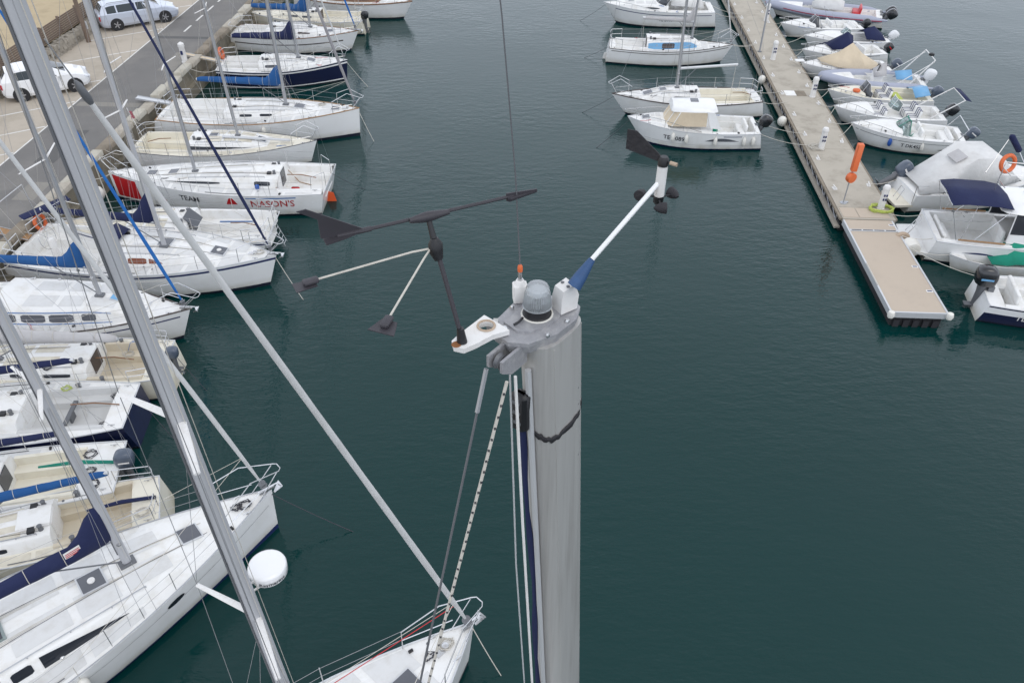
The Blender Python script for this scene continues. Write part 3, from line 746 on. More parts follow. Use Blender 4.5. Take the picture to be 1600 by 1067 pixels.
    def ropeheap(s, x, y, m='rope', r=.16, n=4):
        b = MB(); rr = s.rr; z = s.top(x, y)
        for k in range(n):
            b.tube([(x + (r + rr.uniform(-.05, .05)) * math.cos(t_), y + (r * .8 + rr.uniform(-.05, .05)) * math.sin(t_), z + .02 + .012 * k) for t_ in [2 * math.pi * j / 10 for j in range(11)]], .01, n=4)
        b.build('coiled_rope', m, s.root)
    # -- rig
    def rig(s, mast, H, lean=(0, 0), chord=.15, mastm='alu', boom=3.2, bz=.95, cover=None, ch=.34, boomlift=.05, bdir=0.0, gen=None, gr=.055, gfrac=.94, spread=(.5,), sl=.75, sweep=.15, spm='whiteplastic', backstay=True, coverhead=.75, vang=True, inner=False, wires=True, topk=.74):
        q = s.Mi @ Vector((mast[0], mast[1], 0)); x, y = q.x, q.y
        s.mu = x / s.L + .5; z0 = s.top(x, y); s.mz = z0
        lv = s.Mi.to_3x3() @ Vector((lean[0], lean[1], 0))
        at = lambda z: Vector((x + lv.x * (z - z0), y + lv.y * (z - z0), z))
        s.at = at
        b = MB(); rings = []
        for k in range(9):
            z = z0 + (H - z0) * k / 8; sc = 1 - (1 - topk) * (k / 8) ** 1.6; c = at(z)
            rings.append([(c.x + chord / 2 * sc * math.cos(t_) * (1.0 if math.cos(t_) > 0 else .9), c.y + chord * .31 * sc * math.sin(t_), z) for t_ in [2 * math.pi * j / 14 for j in range(14)]])
        b.loft(rings); m_ = b.build('mast', mastm, s.root)
        b = MB(); d = Vector((-chord * .47, 0, 0))
        b.tube([at(z0 + .4) + d, at((z0 + H) / 2) + d, at(H - .3) + d * .75], chord * .07, n=4); b.build('sail_groove', 'darkalu', m_)
        b = MB(); b.rbox(at(z0 + .03), (chord * 1.7, chord * 1.2, .07), bev=.2); b.build('mast_step', 'darkalu', m_)
        b = MB(); b.box(at(H) + Vector((0, 0, .03)), (chord * 2, chord * .5, .06)); b.build('masthead', 'darkalu', m_)
        for sd in (1, -1):
            b = MB(); b.lathe([(.05, 0), (.045, .07), (.02, .075)], at(z0 + .75) + Vector((0, sd * chord * .3, 0)), 8, M=Matrix.Rotation(R(-90 * sd), 4, 'X')); b.build('winch', 'steel', m_)
        # halyards running down the mast
        b = MB()
        for dy, dx in ((.35, .2), (-.36, .1), (.1, .55)):
            b.tube([at(H - .1) + Vector((chord * dx, chord * dy, 0)), at(z0 + .3) + Vector((chord * dx * 1.5, chord * dy * 1.7, 0))], .005, n=3)
        b.build('halyard', 'rope', s.root, smooth=0)
        # spreaders and shrouds
        tips = []
        for f, sp in zip(spread, (sl if isinstance(sl, (list, tuple)) else [sl] * 3)):
            z = z0 + (H - z0) * f; row = []
            for sd in (1, -1):
                a_ = at(z) + Vector((0, sd * chord * .28, 0)); e = at(z) + Vector((-sp * sweep * 1.5, sd * sp, .02 * sp))
                b = MB(); dr = (e - a_).normalized(); px = Vector((-dr.y, dr.x, 0)).normalized() if abs(dr.z) < .9 else Vector((1, 0, 0))
                rings = []
                for v, wd in ((0, .034), (.5, .030), (1, .022)):
                    c = a_.lerp(e, v); rings.append([c + px * wd * math.cos(t_) * (chord / .15) + Vector((0, 0, .014)) * math.sin(t_) * (chord / .15) for t_ in [2 * math.pi * j / 8 for j in range(8)]])
                b.loft(rings); b.build('spreader', spm, m_); row.append(e)
            tips.append(row)
        if wires:
            cu = s.mu - .02; b_ = [s.P(cu, 1, sd) for sd in (1, -1)]
            for i, sd in enumerate((1, -1)):
                cp = b_[i] + Vector((0, -sd * .08, 0)); r = .0045
                pts = [at(H - .05)] + [t_[i] for t_ in tips[::-1]] + [cp]
                b = MB(); b.tube(pts, r, n=4, cap=False); b.build('shroud', 'wire', s.root, smooth=0)
                for k, dx in enumerate((.28, -.3)):
                    zf = z0 + (H - z0) * (spread[0] - .015)
                    b = MB(); b.tube([at(zf), cp + Vector((dx, 0, 0))], r * .9, n=4, cap=False); b.build('shroud', 'wire', s.root, smooth=0)
                if len(tips) > 1:
                    b = MB(); b.tube([at(z0 + (H - z0) * (spread[1] - .01)), tips[0][i]], r * .8, n=4, cap=False); b.build('shroud', 'wire', s.root, smooth=0)
                b = MB(); b.tube([cp, cp + (pts[-2] - cp).normalized() * .35], .012, n=5); b.build('turnbuckle', 'steel', s.root)
            if backstay:
                yj = Vector((s.X(.0) + .08, 0, s.fs(0))); sp_ = s.b(0) * .7; mid = Vector((s.X(0) + .25, 0, s.fs(0) + 2.6))
                b = MB(); b.tube([at(H) - Vector((chord, 0, 0)), mid], .0045, n=4); b.tube([mid, yj + Vector((0, sp_, 0))], .004, n=4); b.tube([mid, yj - Vector((0, sp_, 0))], .004, n=4); b.build('backstay', 'wire', s.root, smooth=0)
        bowp = Vector((s.X(1) - .12, 0, s.fs(1) + .06)); s.bowp = bowp
        tp = at(z0 + (H - z0) * gfrac) + Vector((chord * .5, 0, 0))
        if gen:
            N = 22; pts = [bowp.lerp(tp, .03 + (.93) * k / N) for k in range(N + 1)]
            rr = [gr * (1.0 - .52 * k / N) * (.6 + .4 * min(1, k / 3)) * (1 + .05 * s.rr.uniform(-1, 1)) for k in range(N + 1)]; rr[0] = gr * .45; rr[-1] = gr * .35
            g = MB(); g.tube(pts, rr, n=9); go = g.build('furled_sail', gen, s.root)
            b = MB(); b.lathe([(.04, 0), (.10, .01), (.06, .04), (.06, .1), (.10, .13), (.03, .15)], bowp.lerp(tp, .012), 12, M=(tp - bowp).to_track_quat('Z', 'Y').to_matrix().to_4x4()); b.build('furling_drum', 'darkalu', go)
            a2, c2 = bowp.lerp(tp, .958), bowp.lerp(tp, .974); b = MB(); b.tube([a2, a2.lerp(c2, .3), a2.lerp(c2, .8), c2], [gr * .3, gr * .55, gr * .5, gr * .2], n=9); b.build('halyard_swivel', 'darkalu', go)
            b = MB(); b.tube([bowp, tp], .006, n=5); b.build('forestay', 'wire', s.root)
            # spiral lashing: sheet ends running aft
            b = MB()
            for sd in (1, -1): b.tube([bowp.lerp(tp, .1), s.on(s.X(.52), sd * s.b(.52) * .9, .05), s.on(s.X(.22), sd * s.b(.22) * .88, .05)], .007, n=4)
            b.build('sheet', 'rope', s.root, smooth=0)
        elif wires:
            b = MB(); b.tube([bowp, tp], .005, n=4); b.build('forestay', 'wire', s.root, smooth=0)
        # boom
        if boom:
            bz_ = z0 + bz; a_ = at(bz_) - Vector((chord * .5, 0, 0)); cs_, sn_ = math.cos(bdir), math.sin(bdir)
            E_ = lambda v, dy=0, dz=0: Vector((a_.x - boom * v * cs_ - dy * sn_, a_.y - boom * v * sn_ + dy * cs_, a_.z + boomlift * boom * v + dz))
            b = MB(); b.loft([[E_(v, .045 * math.cos(t_), .065 * math.sin(t_)) for t_ in [2 * math.pi * j / 10 for j in range(10)]] for v in (0, .5, 1)]); bo = b.build('boom', 'alupale' if mastm != 'varnish' else 'varnish', s.root)
            if cover:
                b = MB(); rings = []; N = 18
                for k in range(N + 1):
                    v = k / N; hh = ch * (1.0 - .62 * v ** .75) * (1 + .07 * s.rr.uniform(-1, 1)) * (1 if 0 < k < N else .6)
                    if v < .16: hh += coverhead * (1 - v / .16) ** 1.3
                    wd = (.15 - .05 * v) * (ch / .34) * (1 if 0 < k < N else .55)
                    if v < .1: wd *= .65 + 3.5 * v
                    ring = []
                    for j in range(12):
                        t_ = 2 * math.pi * j / 12; yy = wd * math.cos(t_) * (1 + .10 * s.rr.uniform(-1, 1)); sn = math.sin(t_)
                        zz = -.09 + (hh + .09) * (.5 + .5 * sn) if True else 0
                        yy *= (1 - .45 * max(0, sn)) if hh < .7 else (1 - .3 * max(0, sn))
                        ring.append(E_(v * .99 - (.01 if k == 0 else 0), yy, zz))
                    rings.append(ring)
                b.loft(rings); cvo = b.build('sail_cover', cover, s.root, smooth=80)
                # ties under the cover
                for k in range(5):
                    v = .2 + .16 * k; hh = ch * (1.0 - .62 * v ** .75)
                    t = MB(); t.tube([E_(v, (.155 - .05 * v) * (ch / .34) * math.cos(q_) * (1 - .45 * max(0, math.sin(q_))), -.09 + (hh + .1) * (.5 + .5 * math.sin(q_))) for q_ in [2 * math.pi * j / 12 for j in range(13)]], .007, n=4); t.build('tie', 'rope', cvo)
            if vang: b = MB(); b.tube([at(z0 + .12) - Vector((chord * .4, 0, 0)), E_(.28, 0, -.06)], .018, n=6); b.build('boom_vang', 'darkalu', s.root)
            # mainsheet and topping lift
            b = MB(); e = E_(.97, 0, -.04); ft = s.on(max(s.X(.04), e.x + .05), 0, .03)
            for dy in (-.05, .05): b.tube([e, ft + Vector((0, dy, 0))], .006, n=4)
            b.tube([E_(1.0, 0, .05), at(H) - Vector((chord, 0, 0))], .0035, n=3); b.build('mainsheet', 'rope', s.root, smooth=0)
            s.E_ = E_
    def sideprint(s, txt, size, u, t, side, m, name='lettering'):
        flip = 1 if side < 0 else -1
        def fn(tx, ty):
            uu = u + flip * tx / s.L; q = s.P(uu, min(1, t + ty / s.fs(uu)), side); return q + Vector((0, side * .008, .002))
        o = lettering(txt, size, fn, name, m, s.root); return o
    def sidestripe(s, u0, u1, t0, t1, m, name='stripe', sides=(1, -1), taper=False):
        for sd in sides:
            b = MB(); lo = []; hi = []
            for k in range(13):
                u = u0 + (u1 - u0) * k / 12; a_, c_ = t0, t1
                if taper: c_ = t0 + (t1 - t0) * math.sin(math.pi * min(1, max(.02, k / 12)))
                off = Vector((0, sd * .006, 0)); lo.append(s.P(u, a_, sd) + off); hi.append(s.P(u, c_, sd) + off)
            n = len(lo); b.add(lo + hi, [([k, k + 1, n + k + 1, n + k] if sd < 0 else [n + k, n + k + 1, k + 1, k]) for k in range(n - 1)]); b.build(name, m, s.root)

def outboard(bt, y=0, col='engineblack', sc=1.0, tilt=0.0, x=None, z=None, turn=0, stripe=None):
    x = bt.X(0) - .12 if x is None else x; z = bt.fs(0) * .8 if z is None else z
    root = MB(); rt = bt.root
    M_ = Matrix.Translation((x, y, z)) @ Matrix.Rotation(turn, 4, 'Z') @ Matrix.Rotation(tilt, 4, 'Y') @ Matrix.Scale(sc, 4)
    T = lambda b: [tuple(M_ @ Vector(v)) for v in b.v]
    b = MB(); rings = []
    for zz, lx0, lx1, wy in ((.22, -.22, .16, .15), (.28, -.30, .20, .18), (.45, -.34, .22, .20), (.60, -.34, .19, .20), (.70, -.30, .12, .17), (.745, -.22, .02, .11)):
        cx = (lx0 + lx1) / 2; hx = (lx1 - lx0) / 2
        rings.append([(cx + hx * math.copysign(abs(math.cos(t_)) ** .6, math.cos(t_)), wy * math.copysign(abs(math.sin(t_)) ** .6, math.sin(t_)), zz) for t_ in [2 * math.pi * (j + .5) / 14 for j in range(14)]])
    b.loft(rings); b.v = T(b); eo = b.build('outboard_motor', col, rt, smooth=45)
    b = MB(); b.loft([[(cx_ + hx_ * math.cos(t_), wy_ * math.sin(t_), zz) for t_ in [2 * math.pi * j / 10 for j in range(10)]] for zz, cx_, hx_, wy_ in ((.24, -.06, .14, .11), (.0, -.06, .11, .08), (-.35, -.07, .10, .05), (-.6, -.08, .12, .035))])
    b.box((-.16, 0, -.42), (.34, .18, .02)); b.lathe([(.01, -.26), (.05, -.15), (.055, .1), (.04, .2)], (-.08, 0, -.63), 10, M=Matrix.Rotation(R(-90), 4, 'Y'))
    b.loft([[(-.02, -.012, -.66), (-.02, .012, -.66), (-.16, 0, -.66)], [(-.06, -.006, -.86), (-.06, .006, -.86), (-.16, 0, -.86)]])
    b.v = T(b); b.build('gearcase', 'darkalu' if col != 'enginewhite' else 'enginewhite', eo)
    b = MB()
    for k in range(3):
        a_ = 2 * math.pi * k / 3; d = Vector((0, math.cos(a_), math.sin(a_))); t_ = Vector((.04, -math.sin(a_) * .05, math.cos(a_) * .05)); c = Vector((-.30, 0, -.63))
        b.plate([c + d * .03 - t_ * .5, c + d * .14 - t_, c + d * .16 + t_ * .3, c + d * .04 + t_ * .6], .008)
    b.v = T(b); b.build('propeller', 'darkalu', eo)
    b = MB(); b.box((.13, 0, .05), (.14, .26, .34)); b.v = [tuple(Matrix.Translation((x, y, z)) @ Matrix.Scale(sc, 4) @ Vector(v)) for v in b.v]; b.build('bracket', 'darkalu', eo)
    if stripe:
        for sd in (1, -1):
            b = MB(); b.box((-.08, sd * .203, .46), (.30, .006, .05)); b.v = T(b); b.build('decal', stripe, eo)
    return eo

LINES = []
def mooring(p, q, label, sag=.25, m='rope', r=.012, cat='mooring line', group=None):
    p, q = Vector(p), Vector(q); pts = []
    for k in range(9):
        v = k / 8; c = p.lerp(q, v); c.z -= sag * 4 * v * (1 - v); pts.append(c)
    o = MB().tube(pts, r, n=5).build('mooring_line', m); tag(o, label, cat, group); return o
def fender(bt, u, side, label, m='fender', L=.55, r=.11, drop=.1, group=None):
    q = bt.P(u, 1, side); c = bt.W(q.x, side * (abs(bt.P(u, .5, side).y) + r + .01), q.z - drop)
    t = thing('fender', (c.x, c.y, c.z - L), 0, label, 'fender', group)
    b = MB(); b.lathe([(.015, 0), (r * .6, .03), (r, .1), (r, L - .12), (r * .55, L - .04), (.02, L)], n=12); b.build('body', m, t)
    w_ = bt.W(q.x, q.y * .98, q.z + .03) - Vector((c.x, c.y, c.z - L))
    b = MB(); b.tube([(0, 0, L - .02), w_, w_ + Vector((0, 0, .3))], .007, n=4); b.build('lanyard', 'rope', t)
def canopy(bt, rings, m, name='canopy', closed=False):
    b = MB(); b.loft([[Vector(p) for p in r_] for r_ in rings], closed=closed, cap=closed); o = b.build(name, m, bt.root, smooth=60)
    md = o.modifiers.new('thick', 'SOLIDIFY'); md.thickness = .012
    return o
def windshield(bt, u, w_, h, rake=.35, m='smoke', frame='alupale', wrap=.55, base=None, curve=.35):
    x = bt.X(u); lo = []; hi = []; N = 10
    for k in range(N + 1):
        a_ = -1 + 2 * k / N; y = a_ * w_ / 2; xx = x - (abs(a_) ** 2.5) * wrap
        zb = (bt.top(xx, y * .98) if base is None else base) + .0
        lo.append(Vector((xx, y, zb))); hi.append(Vector((xx - rake * (1 - .5 * abs(a_) ** 3), y * .86, zb + h * (1 - .25 * abs(a_) ** 4))))
    b = MB(); n = N + 1; b.add(lo + hi, [(k, k + 1, n + k + 1, n + k) for k in range(N)]); o = b.build('windscreen', m, bt.root)
    md = o.modifiers.new('thick', 'SOLIDIFY'); md.thickness = .01
    b = MB(); b.tube(hi, .014, n=5)
    for k in (0, 3, 7, N): b.tube([lo[k], hi[k]], .012, n=5)
    b.build('frame', frame, o)
    return o
def bowrail(bt, u0=.55, h=.28, over=.0, mid=0):
    b = MB(); us = [u0 + (1 - u0) * v for v in (0, .25, .5, .72, .88)]; L_ = []
    for sd in (1, -1):
        pts = []
        for i, u in enumerate(us):
            q = bt.P(u, 1, sd); q.y *= .9; hh = h * min(1, .15 + i * .5); pts.append(q + Vector((0, 0, hh)))
            if i: b.tube([q, q + Vector((0, 0, hh))], .010, n=4)
        pts.append(Vector((bt.X(1) + over, sd * .06, bt.fs(1) + h))); b.tube(pts, .0125, n=5); L_.append(pts[-1])
    b.tube(L_, .0125, n=5); b.build('bow_rail', 'steel', bt.root)
def seat(bt, x, y, w_, d, h, m, back=.3, face=1, fl=None, name='seat', stripes=None):
    fl = bt.top(x, y) if fl is None else fl
    b = MB(); b.rbox((x, y, fl + h / 2), (d, w_, h), bev=.15); o = b.build(name, m, bt.root)
    if back:
        b = MB(); b.rbox((x - face * d * .42, y, fl + h + back / 2 - .02), (.12, w_, back), bev=.25, ry=-face * .15); b.build('backrest', m, o)
    if stripes:
        for k in range(3):
            yy = y + (-.32 + .32 * k) * w_; b = MB(); b.box((x - face * d * .42, yy, fl + h + back / 2), (.135, .05, back * 1.03), ry=-face * .15); b.box((x, yy, fl + h / 2 + .008), (d * 1.0, .05, h)); b.build('piping', stripes, o)
    return o

SG = 'sailing yachts moored stern or bow to the quay'
def sail(short, label, bow, stern, **k): 
    bt = Boat('sailboat', label, 'sailboat', short, bow, stern, **k); bt.hull(); return bt

# 1 classic wooden cabin boat at the top
b1 = sail('classic boat', 'white classic boat with varnished wooden cabin, farthest along the quay', (-6.6, 54.9), (-14.6, 57.6), B=2.7, fb=1.15, fa=.9, tr=.6, p=2.2, rake=.7, rail='varnish', railr=.045,
    cab=(.3, .74, 1.7, .45, .12, 2), cock=(.06, .3, 1.5, .45), roofm='varnish')
b1.windows([(.34, .42, .25, .8, 'r'), (.46, .54, .25, .8, 'r'), (.58, .66, .25, .8, 'r')]); b1.pulpit(); b1.lifelines(n=6)
b1.rig((-11.2, 56.5), 10.5, boom=3, mastm='varnish', cover='canvasblue', gen=None); b1.deckgear(tracks=False)
# 2 cream boat with outboard
b2 = sail('cream outboard sloop', 'cream sailing boat with black outboard on its stern, next to the classic boat', (-17.0, 53.2), (-9.5, 52.6), B=2.6, fb=1.0, fa=.85, hull='cream', deck='creamdeck', cab=(.36, .78, 1.6, .32), cock=(.04, .36, 1.5, .45))
b2.windows([(.42, .5, .3, .7, 'r'), (.54, .62, .3, .7, 'r')]); b2.compan(); b2.lifelines(n=4); b2.pushpit(); b2.rig((-12.9, 52.9), 10, boom=3, cover='canvasblue', ch=.42, bz=1.0, gen='canvasblue', gr=.05)
outboard(b2, .35, 'engineblack', .9, 0); b2.deckgear()
# 3
b3 = sail('brown-window sloop', 'white sailing boat with brown rail, brown cabin windows and blue boom cover', (-9.24, 48.9), (-17.0, 49.8), B=2.75, fb=1.2, fa=.95, rail='varnish', railr=.03, rake=.6, cab=(.3, .72, 1.75, .34), cock=(.05, .3, 1.5, .5))
b3.windows([(.36, .52, .25, .75, 'r'), (.55, .64, .3, .7, 'r')], 'boarddark'); b3.compan(); b3.pulpit(over=.3); b3.lifelines(n=5); b3.pushpit()
b3.rig((-12.15, 47.93 + 1.2), 11.5, boom=3.4, cover='canvasblue', ch=.42, gen='furlblue', gr=.06, mastm='alu'); b3.deckgear(); b3.hatch(.78, 0, .45, .45); b3.anchor()
b3.sidestripe(.05, .9, .60, .66, 'boarddark')
# 4 navy hull
b4 = sail('navy-hulled sloop', 'white-decked sailing boat with navy hull and navy boom cover, lifebuoy at its stern', (-9.15, 44.15), (-16.2, 43.9), B=2.75, fb=1.15, fa=1.0, hull='navyhull', rake=.15, band=('white', 'line'), cab=(.33, .76, 1.7, .30, .6), cock=(.03, .33, 1.9, .5), boot='boottop', trake=.2, transom='white')
b4.windows([(.38, .47, .2, .7, 'r')], 'smoke'); b4.compan(); b4.pulpit(); b4.lifelines(n=5); b4.pushpit(); b4.hatch(.72, 0, .45, .45); b4.deckgear()
b4.sidestripe(.0, .99, .10, .16, 'whiteplastic')
b4.rig((-11.79, 44.0), 12.5, lean=(-.04, 0), boom=3.3, cover='canvasnavy', ch=.44, bz=1.05, gen='furlwhite', gr=.045, mastm='alu')
# 5 large white
b5 = sail('teak-line yacht', 'large white sailing yacht with thin teak rail line and blue boom cover', (-7.38, 36.95), (-17.0, 37.3), B=3.3, fb=1.4, fa=1.15, rake=.12, rail='teak', railr=.028, trake=-.4, cab=(.34, .78, 1.9, .30, .62), cock=(.02, .34, 2.3, .5), deck='whitedeck')
b5.windows([(.42, .48, .3, .72, 'r'), (.52, .58, .3, .72, 'r')], 'glass'); b5.compan(m='smoke'); b5.pulpit(over=.25); b5.lifelines(n=6); b5.pushpit(); b5.wheel(.1); b5.hatch(.70, 0, .5, .5); b5.hatch(.88, 0, .42, .42); b5.deckgear(); b5.ropeheap(b5.X(.8), .5)
b5.rig((-10.92, 37.05), 15, boom=4.0, cover='canvasblue', ch=.36, gen='furlgrey', gr=.075, spread=(.38, .7), chord=.17, bz=1.0); b5.windlass(.94)
# 6 cream deck smaller
b6 = sail('long-window sloop', 'cream-decked sailing boat with one long dark window and a white pole on deck', (-8.9, 33.9), (-17.2, 34.1), B=2.75, fb=1.15, fa=.95, rake=.45, hull='white', deck='creamdeck', rail='darkalu', cab=(.32, .74, 1.75, .32, .5), cock=(.02, .32, 1.8, .5, .4), cockm='creamdeck', roofm='whitedeck')
b6.windows([(.33, .66, .25, .8, 'wedge')]); b6.compan(); b6.pulpit(); b6.lifelines(n=5); b6.pushpit(); b6.tiller(.06, 1.1); b6.hatch(.70, 0, .42, .42, vent=True); b6.hatch(.44, 0, .4, .3); b6.deckgear()
b6.rig((-12.45, 33.95), 12.5, lean=(-.028, 0), boom=0, gen=None, chord=.14, spread=(.5,))
b = MB(); b.tube([b6.on(b6.X(.50), -.35, .1), b6.on(b6.X(.86), -.15, .12)], .06, n=8); b.build('spinnaker_pole', 'alupale', b6.root)
# 7 red lettered racer, bow to the quay
b7 = sail('red-lettered racer', 'white racing yacht with red bow panel, red lettering on its side and orange rudder', (-17.05, 30.6), (-7.7, 30.4), B=3.15, fb=1.3, fa=1.05, tr=.86, sm=.38, rake=.05, trake=.25, rail='alupale', railr=.014, cab=(.21, .80, 1.75, .36, .8, 1.3), cock=(.01, .21, 2.05, .48, .34, .10))
b7.windows([(.47, .72, .25, .75, 'eye'), (.245, .315, .25, .75, 'r')], 'glass'); b7.lifelines(n=6, u0=.1); b7.pulpit(); b7.rudder(); b7.hatch(.80, 0, .42, .42, fm='whiteplastic'); b7.hatch(.70, 0, .42, .42, fm='whiteplastic'); b7.deckgear(); b7.tiller(.06, 1.2); b7.compan(m='smoke')
b7.sideprint("NASON'S", .44, .225, .50, 1, 'lettersred'); b7.sideprint('TEAM', .34, .60, .60, 1, 'letters')
b7.sidestripe(.86, .985, .18, .94, 'red', 'bow_panel', taper=False); b7.sidestripe(.38, .43, .60, .92, 'red', 'red_flash', taper=True); b7.sidestripe(.72, .77, .4, .62, 'red', 'red_flash', taper=True)
b7.sidestripe(.12, .34, .88, .93, 'bluestripe')
b7.rig((-13.3, 30.45), 14, lean=(-.012, 0), boom=0, gen=None, chord=.15, spread=(.36, .68), mastm='alu', spm='whiteplastic')
for dx, dy in ((.30, .95), (.20, .9), (.42, -.95)):
    b = MB(); b.lathe([(.07, 0), (.09, .05), (.085, .16), (.03, .19)], b7.on(b7.X(dx), dy, 0), 12); b.build('winch_cover', 'fenderblue', b7.root)
b = MB(); b.rbox(b7.on(b7.X(.16), .1, .1), (.35, .14, .12), bev=.4); b.build('red_bag', 'red', b7.root)
b = MB()
for yy in (-.55, .55): b.tube([(b7.X(0) + .05, yy, 1.0), (b7.X(0) + .05, yy, 1.65), (b7.X(0) + .5, yy * 1.9, 1.65), (b7.X(0) + .55, yy * 1.95, 1.05)], .013, n=5)
b.build('pushpit', 'steel', b7.root)
for sd in (1, -1):
    b = MB(); b.tube([b7.on(b7.X(.10 + .03 * k), sd * (.35 + .13 * k), .02) for k in range(5)], .02, n=4); b.build('foot_rest', 'teak', b7.root)
# 8 bow to the quay with scoop transom
b8 = sail('cream-sided-deck yacht', 'white sailing yacht with cream side decks and white transom facing open water', (-17.6, 26.65), (-9.25, 26.7), B=2.8, fb=1.15, fa=.95, tr=.80, rake=.3, trake=.42, deck='tandeck', roofm='whitedeck', cockm='whitedeck', band=('navystripe', 'line'), cab=(.37, .80, 2.0, .36, .5), cock=(.006, .37, 2.1, .55, .42, .14))
b8.windows([(.46, .50, .3, .7, 'r'), (.52, .56, .3, .7, 'r'), (.58, .62, .3, .7, 'r'), (.64, .70, .3, .66, 'wedge')], 'glass'); b8.compan(m='smoke', w_=.7); b8.lifelines(n=5); b8.pulpit(); b8.hatch(.74, 0, .42, .42); b8.deckgear(); b8.tiller(.07, 1.0); b8.pushpit(gate=True)
b8.rig((-13.9, 26.9), 12.5, lean=(.03, 0), boom=0, gen=None, chord=.15, spread=(.52,))
for sd in (1, -1):
    b = MB(); b.box((b8.X(.2), sd * .78, b8.fs(.2) - .20), (1.3, .05, .02)); b.build('seat_stripe', 'bluestripe', b8.root)
b = MB()
for yy in (-.22, .12): b.tube([(b8.X(0) - .05, yy, 1.05), (b8.X(0) - .36, yy, .15)], .014, n=5)
for k in range(4): b.tube([(b8.X(0) - .12 - .07 * k, -.22, .85 - .2 * k), (b8.X(0) - .12 - .07 * k, .12, .85 - .2 * k)], .012, n=5)
b.build('ladder', 'steel', b8.root)
# sprayhood frame of boat 8
b = MB(); b.plate([(b8.X(.335), -.42, 1.12), (b8.X(.335), .42, 1.12), (b8.X(.385), .40, 1.58), (b8.X(.385), -.40, 1.58)], .02); b.build('companionway_glass', 'smoke', b8.root)
# 9 big white with navy cover
b9 = sail('navy-cover cruiser', 'wide white sailing yacht with navy boom cover and brown cabin windows', (-8.45, 24.1), (-18.1, 25.3), B=3.4, fb=1.35, fa=1.1, tr=.8, rake=.5, trake=-.35, band=('navystripe', 'line'), cab=(.36, .80, 2.0, .32, .55), cock=(.02, .36, 2.3, .55, .45, .14))
b9.windows([(.385, .455, .15, .85, 'r'), (.47, .54, .15, .85, 'r'), (.55, .60, .2, .8, 'wedge')], 'windowbrown'); b9.compan(); b9.pulpit(over=.35); b9.lifelines(n=6); b9.pushpit(); b9.hatch(.78, 0, .52, .52, vent=True); b9.hatch(.58, .0, .5, .45); b9.deckgear(); b9.wheel(.10, 0, .42); b9.anchor(); b9.ropeheap(b9.X(.93), .1); b9.windlass(.92)
b9.rig((-12.49, 24.35), 15, boom=4.2, cover='canvasnavy', ch=.30, coverhead=1.0, gen='furlnavy', gr=.06, spread=(.38, .7), chord=.19, bz=1.0, mastm='mattealu')
canopy(b9, [[(b9.X(.40), -.72, 1.50), (b9.X(.405), -.62, 1.62), (b9.X(.41), 0, 1.70), (b9.X(.405), .62, 1.62), (b9.X(.40), .72, 1.50)], [(b9.X(.36), -.78, 1.48), (b9.X(.355), -.68, 1.82), (b9.X(.35), 0, 1.92), (b9.X(.355), .68, 1.82), (b9.X(.36), .78, 1.48)]], 'canvasnavy', 'sprayhood')
b = MB(); b.tube([(b9.X(.02), -.9, 1.1), (b9.X(.0), -.95, 3.0), (b9.X(.0), .95, 3.0), (b9.X(.02), .9, 1.1)], .025, n=6); b.build('davit_arch', 'steel', b9.root)
# 10 motorsailer with blue striped windows
b10 = sail('blue-striped motorsailer', 'white motorsailer with blue stripes round its cabin windows and bright blue boom cover', (-10.6, 21.0), (-19.3, 21.5), B=3.0, fb=1.25, fa=1.15, tr=.75, rake=.55, rail='boarddark', railr=.03, cab=(.28, .86, 2.15, .50, .42, 2.2), cock=(.03, .28, 1.7, .5))
b10.windows([(.31, .39, .25, .78, 'r'), (.41, .50, .25, .78, 'r'), (.515, .605, .25, .78, 'r'), (.635, .685, .3, .78, 'r')], 'hatchglass'); b10.pulpit(over=.45); b10.lifelines(n=6); b10.hatch(.74, 0, .45, .45, 'lightblue'); b10.hatch(.82, 0, .5, .42, 'whitedeck'); b10.anchor(); b10.deckgear(tracks=False, lines=False, rails=False)
b10.windows([(.30, .74, .88, .94, 'q'), (.30, .74, .10, .16, 'q')], 'bluestripe'); b10.sidestripe(.03, .97, .80, .845, 'navystripe')
b10.rig((-13.45, 21.1), 12.5, boom=4.0, cover='canvasblue', ch=.36, coverhead=.8, gen='furlblue', gr=.06, spread=(.45,), sl=1.0, chord=.17, mastm='alu', bz=1.15)
# 11
b11 = sail('grey-cover daysailer', 'cream sailing boat with tan cockpit and loose grey-white boom cover', (-18.9, 18.4), (-10.75, 18.85), B=2.55, fb=1.0, fa=.9, tr=.74, hull='cream', deck='creamdeck', roofm='whitedeck', cockm='tandeck', cab=(.26, .78, 1.6, .30, .5), cock=(.06, .26, 1.55, .42, .34, .1), rake=.4, boot='boottop')
b11.windows([(.32, .42, .3, .7, 'r'), (.46, .54, .3, .7, 'r')]); b11.compan(m='boarddark', w_=.6); b11.pushpit(h=.45); b11.tiller(.12, 1.1); b11.deckgear(); b11.lifelines(n=4, two=False)
b11.rig((-15.6, 18.45), 11.5, boom=3.9, bz=.75, bdir=-.10, cover='canvasgrey', ch=.50, coverhead=.4, gen=None, chord=.13)
outboard(b11, -.15, 'enginegrey', .72, 0); b11.ropeheap(b11.X(.17), -.55); b11.ropeheap(b11.X(.40), .62, 'ropedark', .1)
b11.winch(b11.X(.2), .9); b11.winch(b11.X(.2), -.9)
